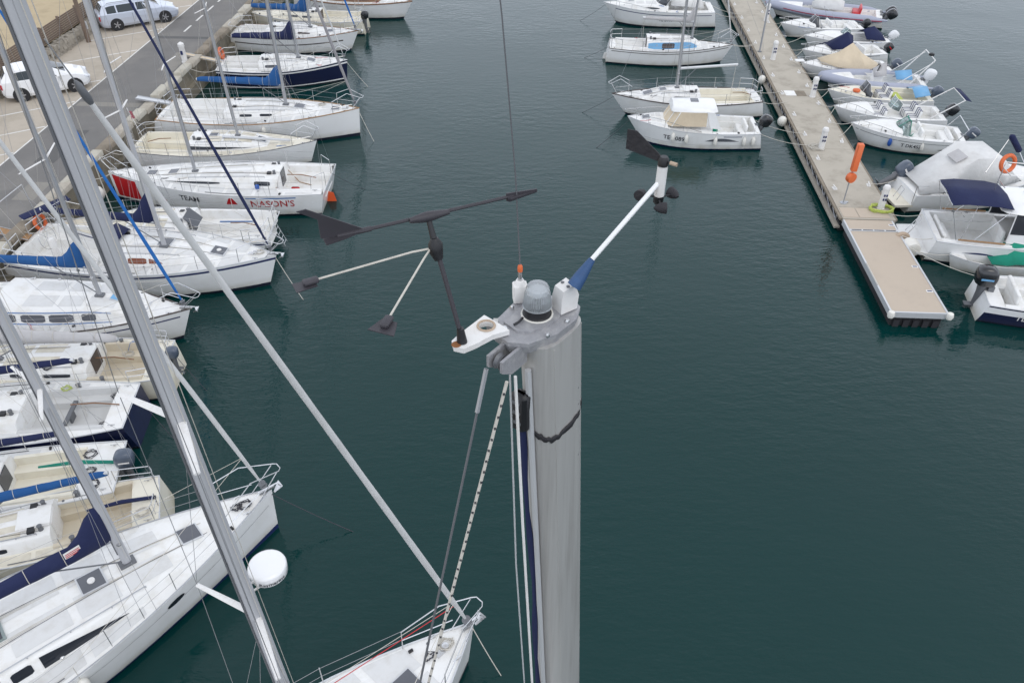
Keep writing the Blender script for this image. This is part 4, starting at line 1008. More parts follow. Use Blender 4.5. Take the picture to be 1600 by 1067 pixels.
# 12
b12 = sail('navy-hulled daysailer', 'white sailing boat with navy hull and wide open cockpit', (-19.0, 16.0), (-11.05, 16.75), B=2.7, fb=1.1, fa=.95, tr=.70, hull='navyhull', deck='whitedeck', cockm='greynonskid', transom='navyhull', cab=(.36, .80, 1.6, .26, .6), cock=(.07, .36, 1.55, .40, .30, .06), rake=.4)
b12.windows([(.42, .56, .3, .7, 'eye')], 'glass'); b12.compan(w_=.6, m='whiteplastic'); b12.tiller(.04, 1.3, cover=None); b12.deckgear(rails=False)
b12.rig((-15.9, 16.3), 12, boom=3.6, bz=1.0, cover='canvasnavy', ch=.26, coverhead=.5, gen=None, chord=.13, bdir=.10)
b12.winch(b12.X(.22), .92); b12.winch(b12.X(.22), -.92); b12.ropeheap(b12.X(.08), -.6, 'ropedark', .12); b12.ropeheap(b12.X(.08), .6, 'ropedark', .12); b12.ropeheap(b12.X(.26), -.86, 'ropeyellow', .12)
b = MB(); b.box(b12.on(b12.X(.22), 0, .28), (.12, 1.0, .06)); b.box(b12.on(b12.X(.22), 0, .13), (.06, .3, .26)); b.build('mainsheet_bar', 'darkalu', b12.root)
# 13
b13 = sail('green-tiller boat', 'cream sailing boat with green tiller cover and grey outboard motor', (-17.6, 13.2), (-10.55, 14.5), B=2.35, fb=.95, fa=.85, tr=.80, hull='cream', deck='whitedeck', cockm='creamdeck', cab=(.40, .82, 1.5, .30, .5), cock=(.14, .40, 1.5, .40, .34, .08), rake=.3, trake=.3)
b13.windows([(.52, .6, .3, .7, 'r')]); b13.compan(w_=.55, m='smoke'); b13.deckgear(); b13.tiller(.01, 1.9, .5, cover='canvasgreen', y=-.1); b13.lifelines(n=4, u0=.2)
b13.rig((-14.6, 13.75), 10.5, boom=3.1, bz=.85, cover='canvasnavy', ch=.22, coverhead=.4, gen=None, chord=.12, bdir=.03)
outboard(b13, .0, 'enginegrey', .95, 0, stripe='whiteplastic'); b13.ropeheap(b13.X(.12), -.55, 'ropedark'); b13.ropeheap(b13.X(.08), .55, 'ropedark'); b13.ropeheap(b13.X(.10), .1, 'ropedark', .12)
# 14
b14 = sail('navy-tiller boat', 'cream sailing boat with blue boom cover and navy tiller cover, beside the big yacht', (-15.4, 11.25), (-9.15, 13.45), B=2.2, fb=.9, fa=.8, tr=.72, hull='cream', deck='creamdeck', roofm='whitedeck', cockm='tandeck', cab=(.37, .82, 1.4, .30, .5), cock=(.10, .37, 1.4, .40, .32, .08), rake=.3)
b14.windows([(.52, .6, .3, .7, 'r')]); b14.compan(w_=.55, m='whiteplastic'); b14.pushpit(u=.16, h=.5); b14.deckgear(); b14.tiller(.01, 1.6, .35, cover='canvasnavy')
b14.rig((-13.1, 12.1), 10, boom=3.3, bz=.85, cover='canvasblue', ch=.26, coverhead=.4, gen=None, chord=.12, bdir=-.04)
b14.winch(b14.X(.3), .75); b14.winch(b14.X(.3), -.75); b14.ropeheap(b14.X(.06), .4)
# 15 big white yacht lower left
c41 = (math.cos(R(40.6)), math.sin(R(40.6)))
b15 = sail('big white yacht', 'big white sailing yacht in the lower left with navy boom cover and two white fenders', (-6.06, 13.2), (-6.06 - 11.6 * c41[0], 13.2 - 11.6 * c41[1]), B=3.75, fb=1.45, fa=1.15, tr=.80, sm=.42, p=1.75, rake=.10, trake=-.5, rail='alu', railr=.016, cab=(.36, .86, 2.35, .36, .72, 1.5), cock=(.03, .36, 2.5, .55, .45, .15), boot='navystripe', camber=.07)
b15.windows([(.372, .435, .08, .98, 'wedgeback'), (.450, .485, .25, .92, 'r'), (.50, .655, .08, .98, 'wedge')], 'glass'); b15.compan(m='smoke', w_=.75)
b15.hatch(.625, 0.0, .56, .56, 'hatchglass', vent=True); b15.hatch(.815, 0, .50, .50, 'hatchglass'); b15.hatch(.43, 0.05, .9, .62, 'smoke', fm='clearglass')
b15.pulpit(over=.32, h=.62); b15.lifelines(n=6, h=.60); b15.pushpit(); b15.deckgear(); b15.anchor(); b15.ropeheap(b15.X(.935), -.05, 'ropedark', .16, 5); b15.ropeheap(b15.X(.92), .02, 'ropedark', .12, 4); b15.wheel(.12, 0, .5)
b15.rig((-8.78, 10.9), 16.6, boom=4.6, bz=.95, cover='canvasnavy', ch=.42, coverhead=.9, gen='furlwhite', gr=.060, spread=(.36, .68), sl=(.95, .8), chord=.21, mastm='mattealu', gfrac=.93, bdir=.0)
b15.sidestripe(.02, .985, .72, .728, 'darkalu', 'hull_line')
b = MB(); lo, hi = [], []
for k in range(13):
    v = k / 12; e = .28 * math.sin(math.pi * v) ** .5 * .25; u = .715 + .04 * v
    lo.append(b15.P(u, .78 - e, -1) + Vector((0, -.008, 0))); hi.append(b15.P(u, .78 + e, -1) + Vector((0, -.008, 0)))
n = 13; b.add(lo + hi, [[k, k + 1, n + k + 1, n + k] for k in range(12)]); b.build('hull_portlight', 'glass', b15.root)
b = MB(); q = b15.E_(.12, -.13, .22); b.plate([q, q + Vector((-.34, 0, -.03)), q + Vector((-.34, -.01, .16)), q + Vector((0, -.01, .20))], .01); b.build('flag_patch', 'whiteplastic', b15.root)
b = MB()
for k in range(3): b.plate([q + Vector((-.02, -.008, .02 + .05 * k)), q + Vector((-.32, -.008, .0 + .045 * k)), q + Vector((-.32, -.010, .02 + .045 * k)), q + Vector((-.02, -.010, .045 + .05 * k))], .008)
b.build('flag_stripe', 'red', b15.root)
# 16 tall-masted yacht with radar, only its bow in the frame
c54 = (math.cos(R(46.5)), math.sin(R(46.5)))
b16 = sail('radar-mast yacht', 'white sailing yacht with its bow at the bottom centre and radar on its mast', (-.83, 9.5), (-.83 - 11.8 * c54[0], 9.5 - 11.8 * c54[1]), B=4.0, fb=1.45, fa=1.2, tr=.8, p=1.9, rake=.25, rail='alupale', railr=.02, cab=(.34, .80, 2.4, .36, .6), cock=(.03, .34, 2.5, .5), trake=-.4)
b16.windows([(.4, .6, .3, .8, 'wedge')]); b16.hatch(.84, 0, .5, .5); b16.pulpit(over=.2, h=.62); b16.lifelines(n=6, h=.62); b16.pushpit(); b16.deckgear(); b16.anchor('steel'); b16.ropeheap(b16.X(.935), .05, 'rope', .16, 5); b16.ropeheap(b16.X(.90), .1, 'ropedark', .1, 3); b16.windlass(.93); b16.wheel(.12, 0, .5)
b16.rig((-3.31, 5.9), 17.4, lean=(-.0165, 0), boom=4.8, bz=1.0, cover='canvaswhite', gen='furlwhite', gr=.064, gfrac=.8486, spread=(.3725, .603), sl=(.98, .82), chord=.215, topk=.72, mastm='mattealu', sweep=.2)
b16.line([b16.bowp + Vector((-.3, 0, 1.1)), b16.on(b16.X(.6), 1.3, .3), b16.on(b16.X(.4), 1.4, .2)], .010, 'red', 'red_line')
rd = thing('radar_dome', (0, 0, 0), 0, 'round white radar dome bracketed to the front of the thick grey mast', 'radar')
rd.location = (-3.24, 6.29, 8.02); rd.rotation_euler = (0, 0, R(-52 + 52))
b = MB(); b.lathe([(.12, -.15), (.22, -.135), (.25, -.10), (.255, .02), (.245, .05), (.22, .065), (.12, .085), (.01, .09)], n=40); b.build('dome', 'carwhite', rd, smooth=50)
b = MB(); d = Vector((-c54[0], -c54[1], 0)); px = Vector((-d.y, d.x, 0)) * .09
for sd in (1, -1): b.tube([px * sd + Vector((0, 0, -.14)), d * .30 + px * sd * .6 + Vector((0, 0, -.17)), d * .38 + px * sd * .4 + Vector((0, 0, -.30))], .018, n=5)
b.box((0, 0, -.145), (.26, .26, .02), rz=R(52)); b.build('bracket', 'whiteplastic', rd)
def onr(tx, ty): a_ = R(-62) + tx / .255; return Vector((.2575 * math.cos(a_), .2575 * math.sin(a_), -.075 + ty * 1.0))
lettering('Raymarine', .085, onr, 'lettering', 'letters', rd)

# ------------------------------------------------------------------ boats on the far side of the fairway (left of the pontoon)
m0 = Boat('motor_cruiser', 'white motor cruiser with registration letters on its side, farthest left of the pontoon', 'motor boat', 'white cruiser', (6.0, 54.4), (13.1, 54.1), B=2.6, fb=1.25, fa=1.0, tr=.88, rake=.9, p=2.4, cab=(.42, .9, 2.0, .28, .6), cock=(.05, .42, 1.9, .5, .35, .1)); m0.hull()
windshield(m0, .52, 1.8, .45, .5, 'smoke'); bowrail(m0, .5); m0.sidestripe(.03, .9, .82, .86, 'navystripe'); m0.sideprint('TL B00B73', .26, .42, .45, 1, 'letters'); m0.windows([(.5, .62, .3, .7, 'eye')]); m0.hatch(.75, 0, .4, .4)
seat(m0, m0.X(.3), .4, .6, .5, .4, 'whitedeck'); seat(m0, m0.X(.3), -.4, .6, .5, .4, 'whitedeck'); canopy(m0, [[(m0.X(.1), -.9, 1.2), (m0.X(.12), 0, 1.75), (m0.X(.1), .9, 1.2)], [(m0.X(.4), -.9, 1.35), (m0.X(.38), 0, 1.95), (m0.X(.4), .9, 1.35)]], 'canvaswhite', 'cover')
m1 = sail('blue-window sloop', 'white sailing boat with a light blue band along its cabin windows', (12.9, 46.9), (5.75, 47.55), B=2.45, fb=1.05, fa=.9, tr=.7, rake=.6, rail='boarddark', cab=(.30, .74, 1.7, .42, .3, 2), cock=(.05, .30, 1.4, .45))
m1.windows([(.31, .70, .08, .95, 'q')], 'lightblue'); m1.windows([(.42, .52, .15, .88, 'q')], 'boarddark'); m1.pulpit(over=.2); m1.pushpit(); m1.lifelines(n=4); m1.compan(); m1.rudder('whiteplastic', .5); m1.deckgear(tracks=False)
m1.rig((10.45, 47.0), 10, lean=(.03, 0), boom=2.9, cover='canvasgrey', ch=.2, gen='furlwhite', gr=.04, chord=.12)
m1.sidestripe(.02, .97, .86, .9, 'boarddark')
m2 = sail('dark-line sloop', 'white sailing boat with black rail line and bare boom, behind the small cabin boat', (5.1, 39.5), (12.7, 39.85), B=2.5, fb=1.1, fa=.85, tr=.7, rake=.8, rail='boarddark', railr=.03, cab=(.42, .80, 1.5, .32, .6), cock=(.06, .42, 1.6, .45, .35, .08), cockm='creamdeck', transom='white')
m2.windows([(.48, .60, .3, .75, 'r')]); m2.hatch(.76, 0, .5, .42); m2.hatch(.66, 0, .35, .35); m2.pulpit(over=.2); m2.lifelines(n=4); m2.compan(w_=.6, m='whiteplastic'); m2.deckgear(tracks=False); m2.tiller(.05, 1.0); m2.pushpit()
m2.rig((8.43, 39.73), 10.5, lean=(-.02, 0), boom=2.9, bz=1.0, cover=None, gen=None, chord=.13)
b = MB()
for yy in (-.15, .15): b.tube([(m2.X(.02), yy - .3, 1.0), (m2.X(.2), yy + .2, 1.3)], .015, n=4)
for k in range(5): b.tube([(m2.X(.02 + .036 * k), -.45 + .1 * k, 1.0 + .06 * k), (m2.X(.02 + .036 * k), -.15 + .1 * k, 1.0 + .06 * k)], .012, n=4)
b.build('ladder', 'steel', m2.root)
m3 = Boat('cabin_cruiser', 'small white cabin boat numbered 10898 with beige window cover, left of the pontoon', 'motor boat', 'numbered cabin boat', (5.55, 36.45), (11.75, 36.2), B=2.35, fb=1.2, fa=.85, tr=.86, rake=.8, p=2.3, band=None, boot='navyhull', cab=(.70, .90, 1.5, .12, .6), cock=(.03, .36, 1.85, .5, .1, .05), cockm='whitedeck'); m3.hull()
bowrail(m3, .45, .35, .15); m3.hatch(.86, 0, .38, .38); m3.sideprint('TE 10898', .30, .64, .48, 1, 'letters'); m3.sidestripe(.16, .42, .58, .78, 'hatchglass', 'swoosh', taper=True); m3.sidestripe(.14, .28, .86, .90, 'navystripe'); m3.sidestripe(.0, .97, .30, .33, 'greynonskid')
def wheelhouse(bt, u0, u1, w_, h, zb, crown=.10, cover='canvasbeige', roofw=1.0, roofm='white', fr=.34, aft=True, glassm=None, mast=None, over=.06):
    x0, x1 = bt.X(u0), bt.X(u1); zt = zb + h
    b = MB(); rings = []
    for k, (xx, ww) in enumerate(((x0 - over * 8, .78), (x0 - over * 6, .93), (x0 + .1, 1), (x0 + (x1 - x0) * .35, 1), (x1 - h * .55, .9), (x1 - h * .42, .72))):
        r_ = w_ / 2 * ww * roofw; rings.append([(xx, r_ * math.cos(t_), zt + (crown if 0 < k < 5 else .04) * max(0, math.sin(t_)) - (.035 if math.sin(t_) < 0 else 0)) for t_ in [2 * math.pi * j / 14 for j in range(14)]])
    b.loft(rings); ro = b.build('cabin_roof', roofm, bt.root, smooth=60)
    b = MB(); b.box((x0 + (x1 - x0) * .3, 0, zt + crown + .005), (.36, .36, .03)); b.build('roof_hatch', 'hatchglass', ro)
    # windscreen and side panels
    def ring(z, f): 
        xf = x1 - h * .55 * f; 
        return [(x0, w_ / 2 * (1 - .1 * f), z), (xf - .35, w_ / 2 * (1 - .1 * f), z), (xf - .08, w_ / 2 * .72, z), (xf, 0, z), (xf - .08, -w_ / 2 * .72, z), (xf - .35, -w_ / 2 * (1 - .1 * f), z), (x0, -w_ / 2 * (1 - .1 * f), z)]
    r0, r1 = ring(zb, 0), ring(zt, 1)
    names = ['side_panel', 'windscreen', 'windscreen', 'windscreen', 'windscreen', 'side_panel']
    for i in range(6):
        b = MB(); b.plate([r0[i], r0[i + 1], r1[i + 1], r1[i]], .02); b.build(names[i], cover if (glassm is None) else glassm, bt.root, smooth=0)
    b = MB()
    for p_, q_ in zip(r0, r1): b.tube([p_, q_], .022, n=5)
    b.build('pillar', roofm, bt.root)
wheelhouse(m3, .41, .73, 1.66, .66, 1.10, crown=.30, roofw=.93)
for sd in (1, -1): b = MB(); b.plate([(m3.X(.38), sd * .86, 1.05), (m3.X(.30), sd * .88, 1.0), (m3.X(.36), sd * .78, 1.76), (m3.X(.42), sd * .76, 1.80)], .05); b.build('roof_support', 'white', m3.root)
outboard(m3, 0, 'engineblack', 1.05, R(-25)); seat(m3, m3.X(.12), 0, 1.0, .4, .4, 'whitedeck'); b = MB(); b.lathe([(.12, 0), (.14, .3), (.01, .31)], m3.on(m3.X(.30), -.3, 0), 12); b.build('bucket', 'canvasteal', m3.root)
for u, sfx in ((.66, 'nearest the bow'), (.56, 'by the number'), (.34, 'amidships'), (.12, 'near the stern'), (.05, 'at the stern corner')): fender(m3, u, 1, 'white fender on the numbered cabin boat, ' + sfx, L=.45, r=.09, group='fenders of the numbered cabin boat')

for bt in list(BOATS.values()):
    bt.panels('nonskidcream' if bt.deckm in ('creamdeck', 'tandeck') else 'nonskid'); bt.clutter(12)

# ------------------------------------------------------------------ motor boats right of the pontoon
def motor(short, label, bow, stern, name='motorboat', **k):
    d = dict(fb=.85, fa=.62, tr=.88, rake=.6, p=2.3, sag=.02, rail='alupale', railr=.018); d.update(k)
    bt = Boat(name, label, 'motor boat', short, bow, stern, **d); bt.hull(); return bt
def tubes(bt, m='tube', r=.24, stripe=None):
    us = [0, .1, .25, .4, .55, .68, .78, .86, .92, .96, .985]; z = .52
    pl = [Vector((bt.X(u), bt.b(u), bt.fs(u) * .82)) for u in us] + [Vector((bt.X(1.0), 0, bt.fs(1) * .86))]
    pr = [Vector((v.x, -v.y, v.z)) for v in pl[:-1]][::-1]; pts = pl + pr; n = len(pts)
    rr = [r * (.35 if i in (0, n - 1) else .92 if i in (1, n - 2) else 1) for i in range(n)]
    b = MB(); b.tube([pts[0] - Vector((.35, 0, 0))] + pts + [pts[-1] - Vector((.35, 0, 0))], [r * .2] + rr + [r * .2], n=12); o = b.build('inflatable_tube', m, bt.root, smooth=60)
    if stripe:
        b = MB(); off = [(p_ - Vector((bt.X(.3), 0, p_.z))).normalized() * (r * .98) for p_ in pts]
        q = [Vector((p_.x + (.0 if abs(p_.y) > .3 else r * .95), p_.y * (1 + r * .96 / max(.35, abs(p_.y))) if abs(p_.y) > .3 else p_.y, p_.z)) for p_ in pts]; b.tube(q, .035, n=6); b.build('rubbing_strake', stripe, o)
def console(bt, u, y=0, h=.75, w_=.6, m='white', wheel=True, ws=True):
    x = bt.X(u); fl = bt.top(x, y); b = MB()
    b.loft([[(x - .2 + dx, y - w_ / 2 * k, fl + z), (x + .28 - dx * .2, y - w_ / 2 * k * .85, fl + z), (x + .28 - dx * .2, y + w_ / 2 * k * .85, fl + z), (x - .2 + dx, y + w_ / 2 * k, fl + z)] for z, dx, k in ((0, 0, 1), (h * .7, .02, 1), (h, .18, .85))]); o = b.build('console', m, bt.root, smooth=20)
    if wheel: b = MB(); b.torus((x - .22, y, fl + h * .78), .17, .016, 18, 6, M=Matrix.Rotation(R(60), 4, 'Y')); b.build('steering_wheel', 'black', o)
    if ws: b = MB(); b.plate([(x + .2, y - w_ * .4, fl + h * .95), (x + .2, y + w_ * .4, fl + h * .95), (x + .05, y + w_ * .34, fl + h + .3), (x + .05, y - w_ * .34, fl + h + .3)], .012); b.build('windscreen', 'smoke', o)
CK = (.05, .62, 1.5, .38, .2, .03)
r0 = motor('maroon-striped dinghy', 'large grey inflatable boat with maroon stripe at the top right beside the pontoon', (17.3, 55.9), (24.1, 53.7), name='inflatable_boat', B=2.1, cock=(.05, .7, 1.5, .3, .1, .0), fb=.95, fa=.7); tubes(r0, 'tube', .27, 'maroon')
canopy(r0, [[(r0.X(.62), -.5, .9), (r0.X(.62), 0, 1.1), (r0.X(.62), .5, .9)], [(r0.X(.5), -.7, .9), (r0.X(.5), 0, 1.7), (r0.X(.5), .7, .9)], [(r0.X(.34), -.6, .9), (r0.X(.34), 0, 1.3), (r0.X(.34), .6, .9)]], 'canvaswhite', 'console_cover')
seat(r0, r0.X(.22), 0, 1.1, .5, .4, 'red'); outboard(r0, .3, 'engineblack', 1.15, R(-50)); outboard(r0, -.3, 'engineblack', 1.15, R(-50))
r1 = motor('windscreen boat', 'white open motor boat with folded windscreen, second in the row right of the pontoon', (16.9, 51.5), (22.0, 51.8), B=1.95, cab=(.60, .94, 1.4, .14, .6), cock=(.05, .60, 1.5, .4, .2, .04)); windshield(r1, .64, 1.35, .36, .3); bowrail(r1, .6, .3, .1); seat(r1, r1.X(.42), .3, .45, .4, .4, 'whitedeck'); seat(r1, r1.X(.42), -.3, .45, .4, .4, 'whitedeck'); outboard(r1, 0, 'engineblack', .9, R(-45)); seat(r1, r1.X(.12), 0, 1.2, .35, .35, 'whitedeck', .2)
b = MB()
for u in (.52, .34): b.tube([(r1.X(u), -.8, .7), (r1.X(u) + .5, -.7, 1.6), (r1.X(u) + .5, .7, 1.6), (r1.X(u), .8, .7)], .013, n=5)
b.build('bimini_frame', 'alu', r1.root)
r2 = motor('dark-swoosh boat', 'white motor boat with dark side swoosh and small navy engine cover', (17.7, 49.15), (22.8, 49.35), B=1.9, cab=(.52, .94, 1.4, .2, .7), cock=CK); r2.sidestripe(.6, .85, .6, .9, 'navystripe', 'swoosh', taper=True); windshield(r2, .56, 1.3, .3, .3, 'clearglass'); outboard(r2, 0, 'enginewhite', .95, R(-40)); bowrail(r2, .6, .25, .05)
canopy(r2, [[(r2.X(.30), -.75, .8), (r2.X(.30), 0, 1.15), (r2.X(.30), .75, .8)], [(r2.X(.18), -.75, .75), (r2.X(.18), 0, 1.35), (r2.X(.18), .75, .75)], [(r2.X(.06), -.7, .7), (r2.X(.06), 0, .9), (r2.X(.06), .7, .7)]], 'canvasnavy', 'engine_cover')
r3 = motor('navy-tent boat', 'white motor boat with a pointed navy canvas cover over its windscreen', (16.9, 46.7), (21.8, 47.35), B=1.9, cab=(.62, .94, 1.3, .12, .6), cock=(.05, .62, 1.5, .36, .2, .04)); bowrail(r3, .6, .3, .1); outboard(r3, 0, 'engineblack', .9, R(-45), stripe='red')
canopy(r3, [[(r3.X(.68), -.55, .95), (r3.X(.68), 0, 1.0), (r3.X(.68), .55, .95)], [(r3.X(.48), -.72, 1.0), (r3.X(.48), 0, 1.75), (r3.X(.48), .72, 1.0)], [(r3.X(.44), -.85, .75), (r3.X(.40), 0, 1.5), (r3.X(.44), .85, .75)]], 'canvasnavy', 'cover'); seat(r3, r3.X(.3), 0, 1.1, .4, .35, 'whitedeck'); r3.sidestripe(.1, .8, .9, .94, 'letters')
r4 = motor('beige-tent boat', 'white motor boat under a tall pointed beige cover', (16.25, 44.55), (21.2, 44.6), B=1.95, cab=(.60, .94, 1.4, .12, .6), cock=(.05, .60, 1.5, .36, .2, .04)); bowrail(r4, .6, .28, .25); outboard(r4, 0, 'enginegrey', .95, R(-40), stripe='whiteplastic')
canopy(r4, [[(r4.X(.80), -.45, .95), (r4.X(.80), 0, 1.02), (r4.X(.80), .45, .95)], [(r4.X(.62), -.8, .86), (r4.X(.60), 0, 1.45), (r4.X(.62), .8, .86)], [(r4.X(.46), -.92, .80), (r4.X(.47), -.3, 1.5), (r4.X(.47), 0, 1.95), (r4.X(.47), .3, 1.5), (r4.X(.46), .92, .80)][::2], [(r4.X(.32), -.90, .76), (r4.X(.33), 0, 1.35), (r4.X(.32), .90, .76)], [(r4.X(.14), -.85, .72), (r4.X(.14), 0, .85), (r4.X(.14), .85, .72)]], 'canvasbeige', 'cover')
b = MB(); b.rbox((r4.X(1.0) + .12, 0, .98), (.5, .28, .09), bev=.4); b.build('bow_platform', 'white', r4.root); r4.sidestripe(.05, .95, .70, .74, 'whiteplastic')
r5 = motor('arch dinghy', 'pale grey inflatable boat with white radar arch and white outboard', (17.0, 43.0), (22.3, 42.5), name='inflatable_boat', B=1.9, cock=(.05, .7, 1.4, .3, .1, 0)); tubes(r5, 'tube', .25, None); console(r5, .45); outboard(r5, 0, 'enginewhite', 1.05, R(-15))
b = MB(); b.tube([(r5.X(.18), -.85, .7), (r5.X(.0), -.8, 2.0), (r5.X(.0), .8, 2.0), (r5.X(.18), .85, .7)], .035, n=8); b.tube([(r5.X(.30), -.85, .7), (r5.X(.0), -.78, 1.9)], .02, n=6); b.tube([(r5.X(.30), .85, .7), (r5.X(.0), .78, 1.9)], .02, n=6); b.build('arch', 'whiteplastic', r5.root)
b = MB(); b.lathe([(.14, 0), (.14, .1), (.02, .14)], (r5.X(.0), .1, 2.02), 14); b.build('radome', 'black', r5.root)
canopy(r5, [[(r5.X(.30), -.6, .85), (r5.X(.30), 0, 1.1), (r5.X(.30), .6, .85)], [(r5.X(.14), -.6, .85), (r5.X(.14), 0, 1.2), (r5.X(.14), .6, .85)]], 'lightblue', 'seat_cover'); canopy(r5, [[(r5.X(.52), -.5, .9), (r5.X(.52), 0, 1.2), (r5.X(.52), .5, .9)], [(r5.X(.40), -.5, 1.0), (r5.X(.40), 0, 1.6), (r5.X(.40), .5, 1.0)]], 'canvasgrey', 'console_cover')
r6 = motor('yellow-cushion boat', 'cream-decked motor boat with grey windscreen, orange bag and yellow cushion', (16.55, 40.7), (21.8, 40.45), B=1.95, hull='white', deck='creamdeck', cab=(.66, .95, 1.3, .1, .6), cock=(.05, .66, 1.55, .38, .18, .03), cockm='creamdeck', boot='navyhull'); windshield(r6, .68, 1.4, .45, .25, 'smoke', frame='alupale', wrap=.35)
bowrail(r6, .6, .18, 0); outboard(r6, 0, 'enginegrey', .95, R(-30)); seat(r6, r6.X(.45), .35, .5, .45, .4, 'whitedeck', .35, stripes='navystripe'); seat(r6, r6.X(.45), -.35, .5, .45, .4, 'whitedeck', .35, stripes='navystripe'); b = MB(); b.rbox(r6.on(r6.X(.30), -.1, .22), (.4, 1.0, .14), bev=.4); b.build('cushion', 'ropeyellow', r6.root)
b = MB(); b.rbox(r6.on(r6.X(.74), .35, .08), (.34, .30, .16), bev=.4); b.build('bag', 'orange', r6.root); canopy(r6, [[(r6.X(.18), -.7, .75), (r6.X(.18), 0, 1.0), (r6.X(.18), .7, .75)], [(r6.X(.04), -.7, .9), (r6.X(.04), 0, 1.1), (r6.X(.04), .7, .9)]], 'lightblue', 'rear_cover')
r7 = motor('striped-seat boat', 'white motor boat with navy striped seats and black outboard', (16.2, 38.55), (21.5, 38.1), B=2.05, cab=(.66, .95, 1.4, .12, .6), cock=(.05, .66, 1.65, .38, .18, .03), boot='navyhull'); windshield(r7, .50, 1.45, .45, .25, 'clearglass', frame='whiteplastic', wrap=.3, base=.95); bowrail(r7, .65, .35, .1)
for y_ in (.4, -.4): seat(r7, r7.X(.60), y_, .62, .55, .34, 'whitedeck', .3, face=1, stripes='navystripe'); seat(r7, r7.X(.28), y_, .62, .5, .38, 'whitedeck', .35, stripes='navystripe')
outboard(r7, 0, 'engineblack', 1.05, R(-35))
b = MB(); b.tube([(r7.X(.16), -.85, .7), (r7.X(-.10), -.8, 1.65), (r7.X(-.10), .8, 1.65), (r7.X(.16), .85, .7)], .03, n=6); b.build('arch', 'whiteplastic', r7.root)
canopy(r7, [[(r7.X(-.10), -.8, 1.68), (r7.X(-.10), 0, 1.72), (r7.X(-.10), .8, 1.68)], [(r7.X(-.16), -.8, 1.6), (r7.X(-.16), 0, 1.62), (r7.X(-.16), .8, 1.6)]], 'canvasnavy', 'folded_bimini')
r8 = motor('blue-fender boat', 'white motor boat with green-tinted windscreen and one blue fender beside its registration number', (16.3, 36.3), (21.3, 35.35), B=2.1, fb=.95, fa=.72, cab=(.56, .95, 1.6, .16, .7), cock=(.05, .56, 1.65, .42, .2, .05)); windshield(r8, .60, 1.35, .38, .45, 'clearglass', frame='canvasteal', wrap=.5); bowrail(r8, .5, .3, .12); outboard(r8, 0, 'enginegrey', .95, R(-35), stripe='whiteplastic')
r8.sideprint('T DK4522', .24, .46, .45, 1, 'letters'); r8.sidestripe(.0, .97, .80, .83, 'darkalu'); r8.sidestripe(.08, .24, .42, .5, 'letters', 'graphic', taper=True); seat(r8, r8.X(.42), .35, .5, .45, .42, 'whitedeck'); seat(r8, r8.X(.42), -.35, .5, .45, .42, 'whitedeck'); seat(r8, r8.X(.15), 0, 1.3, .4, .35, 'whitedeck', .2)
b = MB(); b.tube([(r8.X(.10), -.9, .75), (r8.X(.0) + .1, -.85, 1.35), (r8.X(.0) + .1, .85, 1.35), (r8.X(.10), .9, .75)], .02, n=6); b.build('rear_frame', 'steel', r8.root)
fender(r8, .66, 1, 'blue fender hanging on the side of the nearest small motor boat', 'fenderblue', .4, .09); fender(r8, .38, 1, 'white fender just right of the registration number', L=.4, r=.08); fender(r8, .12, 1, 'white fender near the stern of the boat with the green-tinted windscreen', L=.36, r=.08)
# nearer, stern to the pontoon
r9 = motor('white-canopy boat', 'white motor boat under a big white canvas canopy with grey outboard', (22.9, 31.0), (16.6, 30.3), B=2.4, fb=1.1, fa=.85, rake=.7, cab=(.62, .95, 1.7, .25, .7), cock=(.10, .62, 2.0, .5, .2, .05)); outboard(r9, .80, 'enginegrey', 1.3, R(55), stripe='whiteplastic')
canopy(r9, [[(r9.X(.02), -1.0, .9), (r9.X(.04), -.6, 1.05), (r9.X(.04), .6, 1.05), (r9.X(.02), 1.0, .9)], [(r9.X(.20), -1.08, 1.0), (r9.X(.24), -.8, 1.75), (r9.X(.24), .8, 1.75), (r9.X(.20), 1.08, 1.0)], [(r9.X(.34), -1.1, 1.05), (r9.X(.36), -.82, 2.3), (r9.X(.36), .82, 2.3), (r9.X(.34), 1.1, 1.05)], [(r9.X(.56), -1.1, 1.1), (r9.X(.54), -.8, 2.25), (r9.X(.54), .8, 2.25), (r9.X(.56), 1.1, 1.1)], [(r9.X(.72), -.85, 1.2), (r9.X(.68), -.6, 1.4), (r9.X(.68), .6, 1.4), (r9.X(.72), .85, 1.2)]], 'canvaswhite', 'canopy')
b = MB(); b.plate([(r9.X(.265), -.45, 1.93), (r9.X(.33), -.45, 2.17), (r9.X(.33), .30, 2.17), (r9.X(.265), .30, 1.93)], .02); o_ = b.build('canopy_window', 'canvasgrey', r9.root); o_.location = (-.03, 0, .05)
b = MB(); b.loft([[(r9.X(0) - .75, -.95, z), (r9.X(0) - .75, .3, z), (r9.X(0), .55, z), (r9.X(0), -1.0, z)] for z in (.32, .42)]); b.build('swim_platform', 'creamdeck', r9.root, smooth=20)
b = MB(); b.tube([(r9.X(0) - .5, -.55, .45), (r9.X(0) - .3, -.55, .95), (r9.X(0) - .3, -.25, .95), (r9.X(0) - .5, -.25, .45)], .015, n=5); b.tube([(r9.X(0) - .1, -1.0, .5), (r9.X(0) - .1, -1.0, 1.3), (r9.X(0) + .4, -1.05, 1.3)], .014, n=5); b.build('boarding_ladder', 'steel', r9.root)
r10 = Boat('fishing_cruiser', 'white cruiser with navy sunshade over its cockpit, stern towards the pontoon', 'motor boat', 'navy-sunshade cruiser', (23.4, 25.55), (16.15, 26.75), B=2.75, fb=1.45, fa=1.0, tr=.88, rake=.8, p=2.4, sag=.08, cab=(.60, .95, 2.0, .25, .6), cock=(.03, .36, 2.35, .62, .1, .05), cockm='whitedeck', rail='alupale', railr=.03); r10.hull()
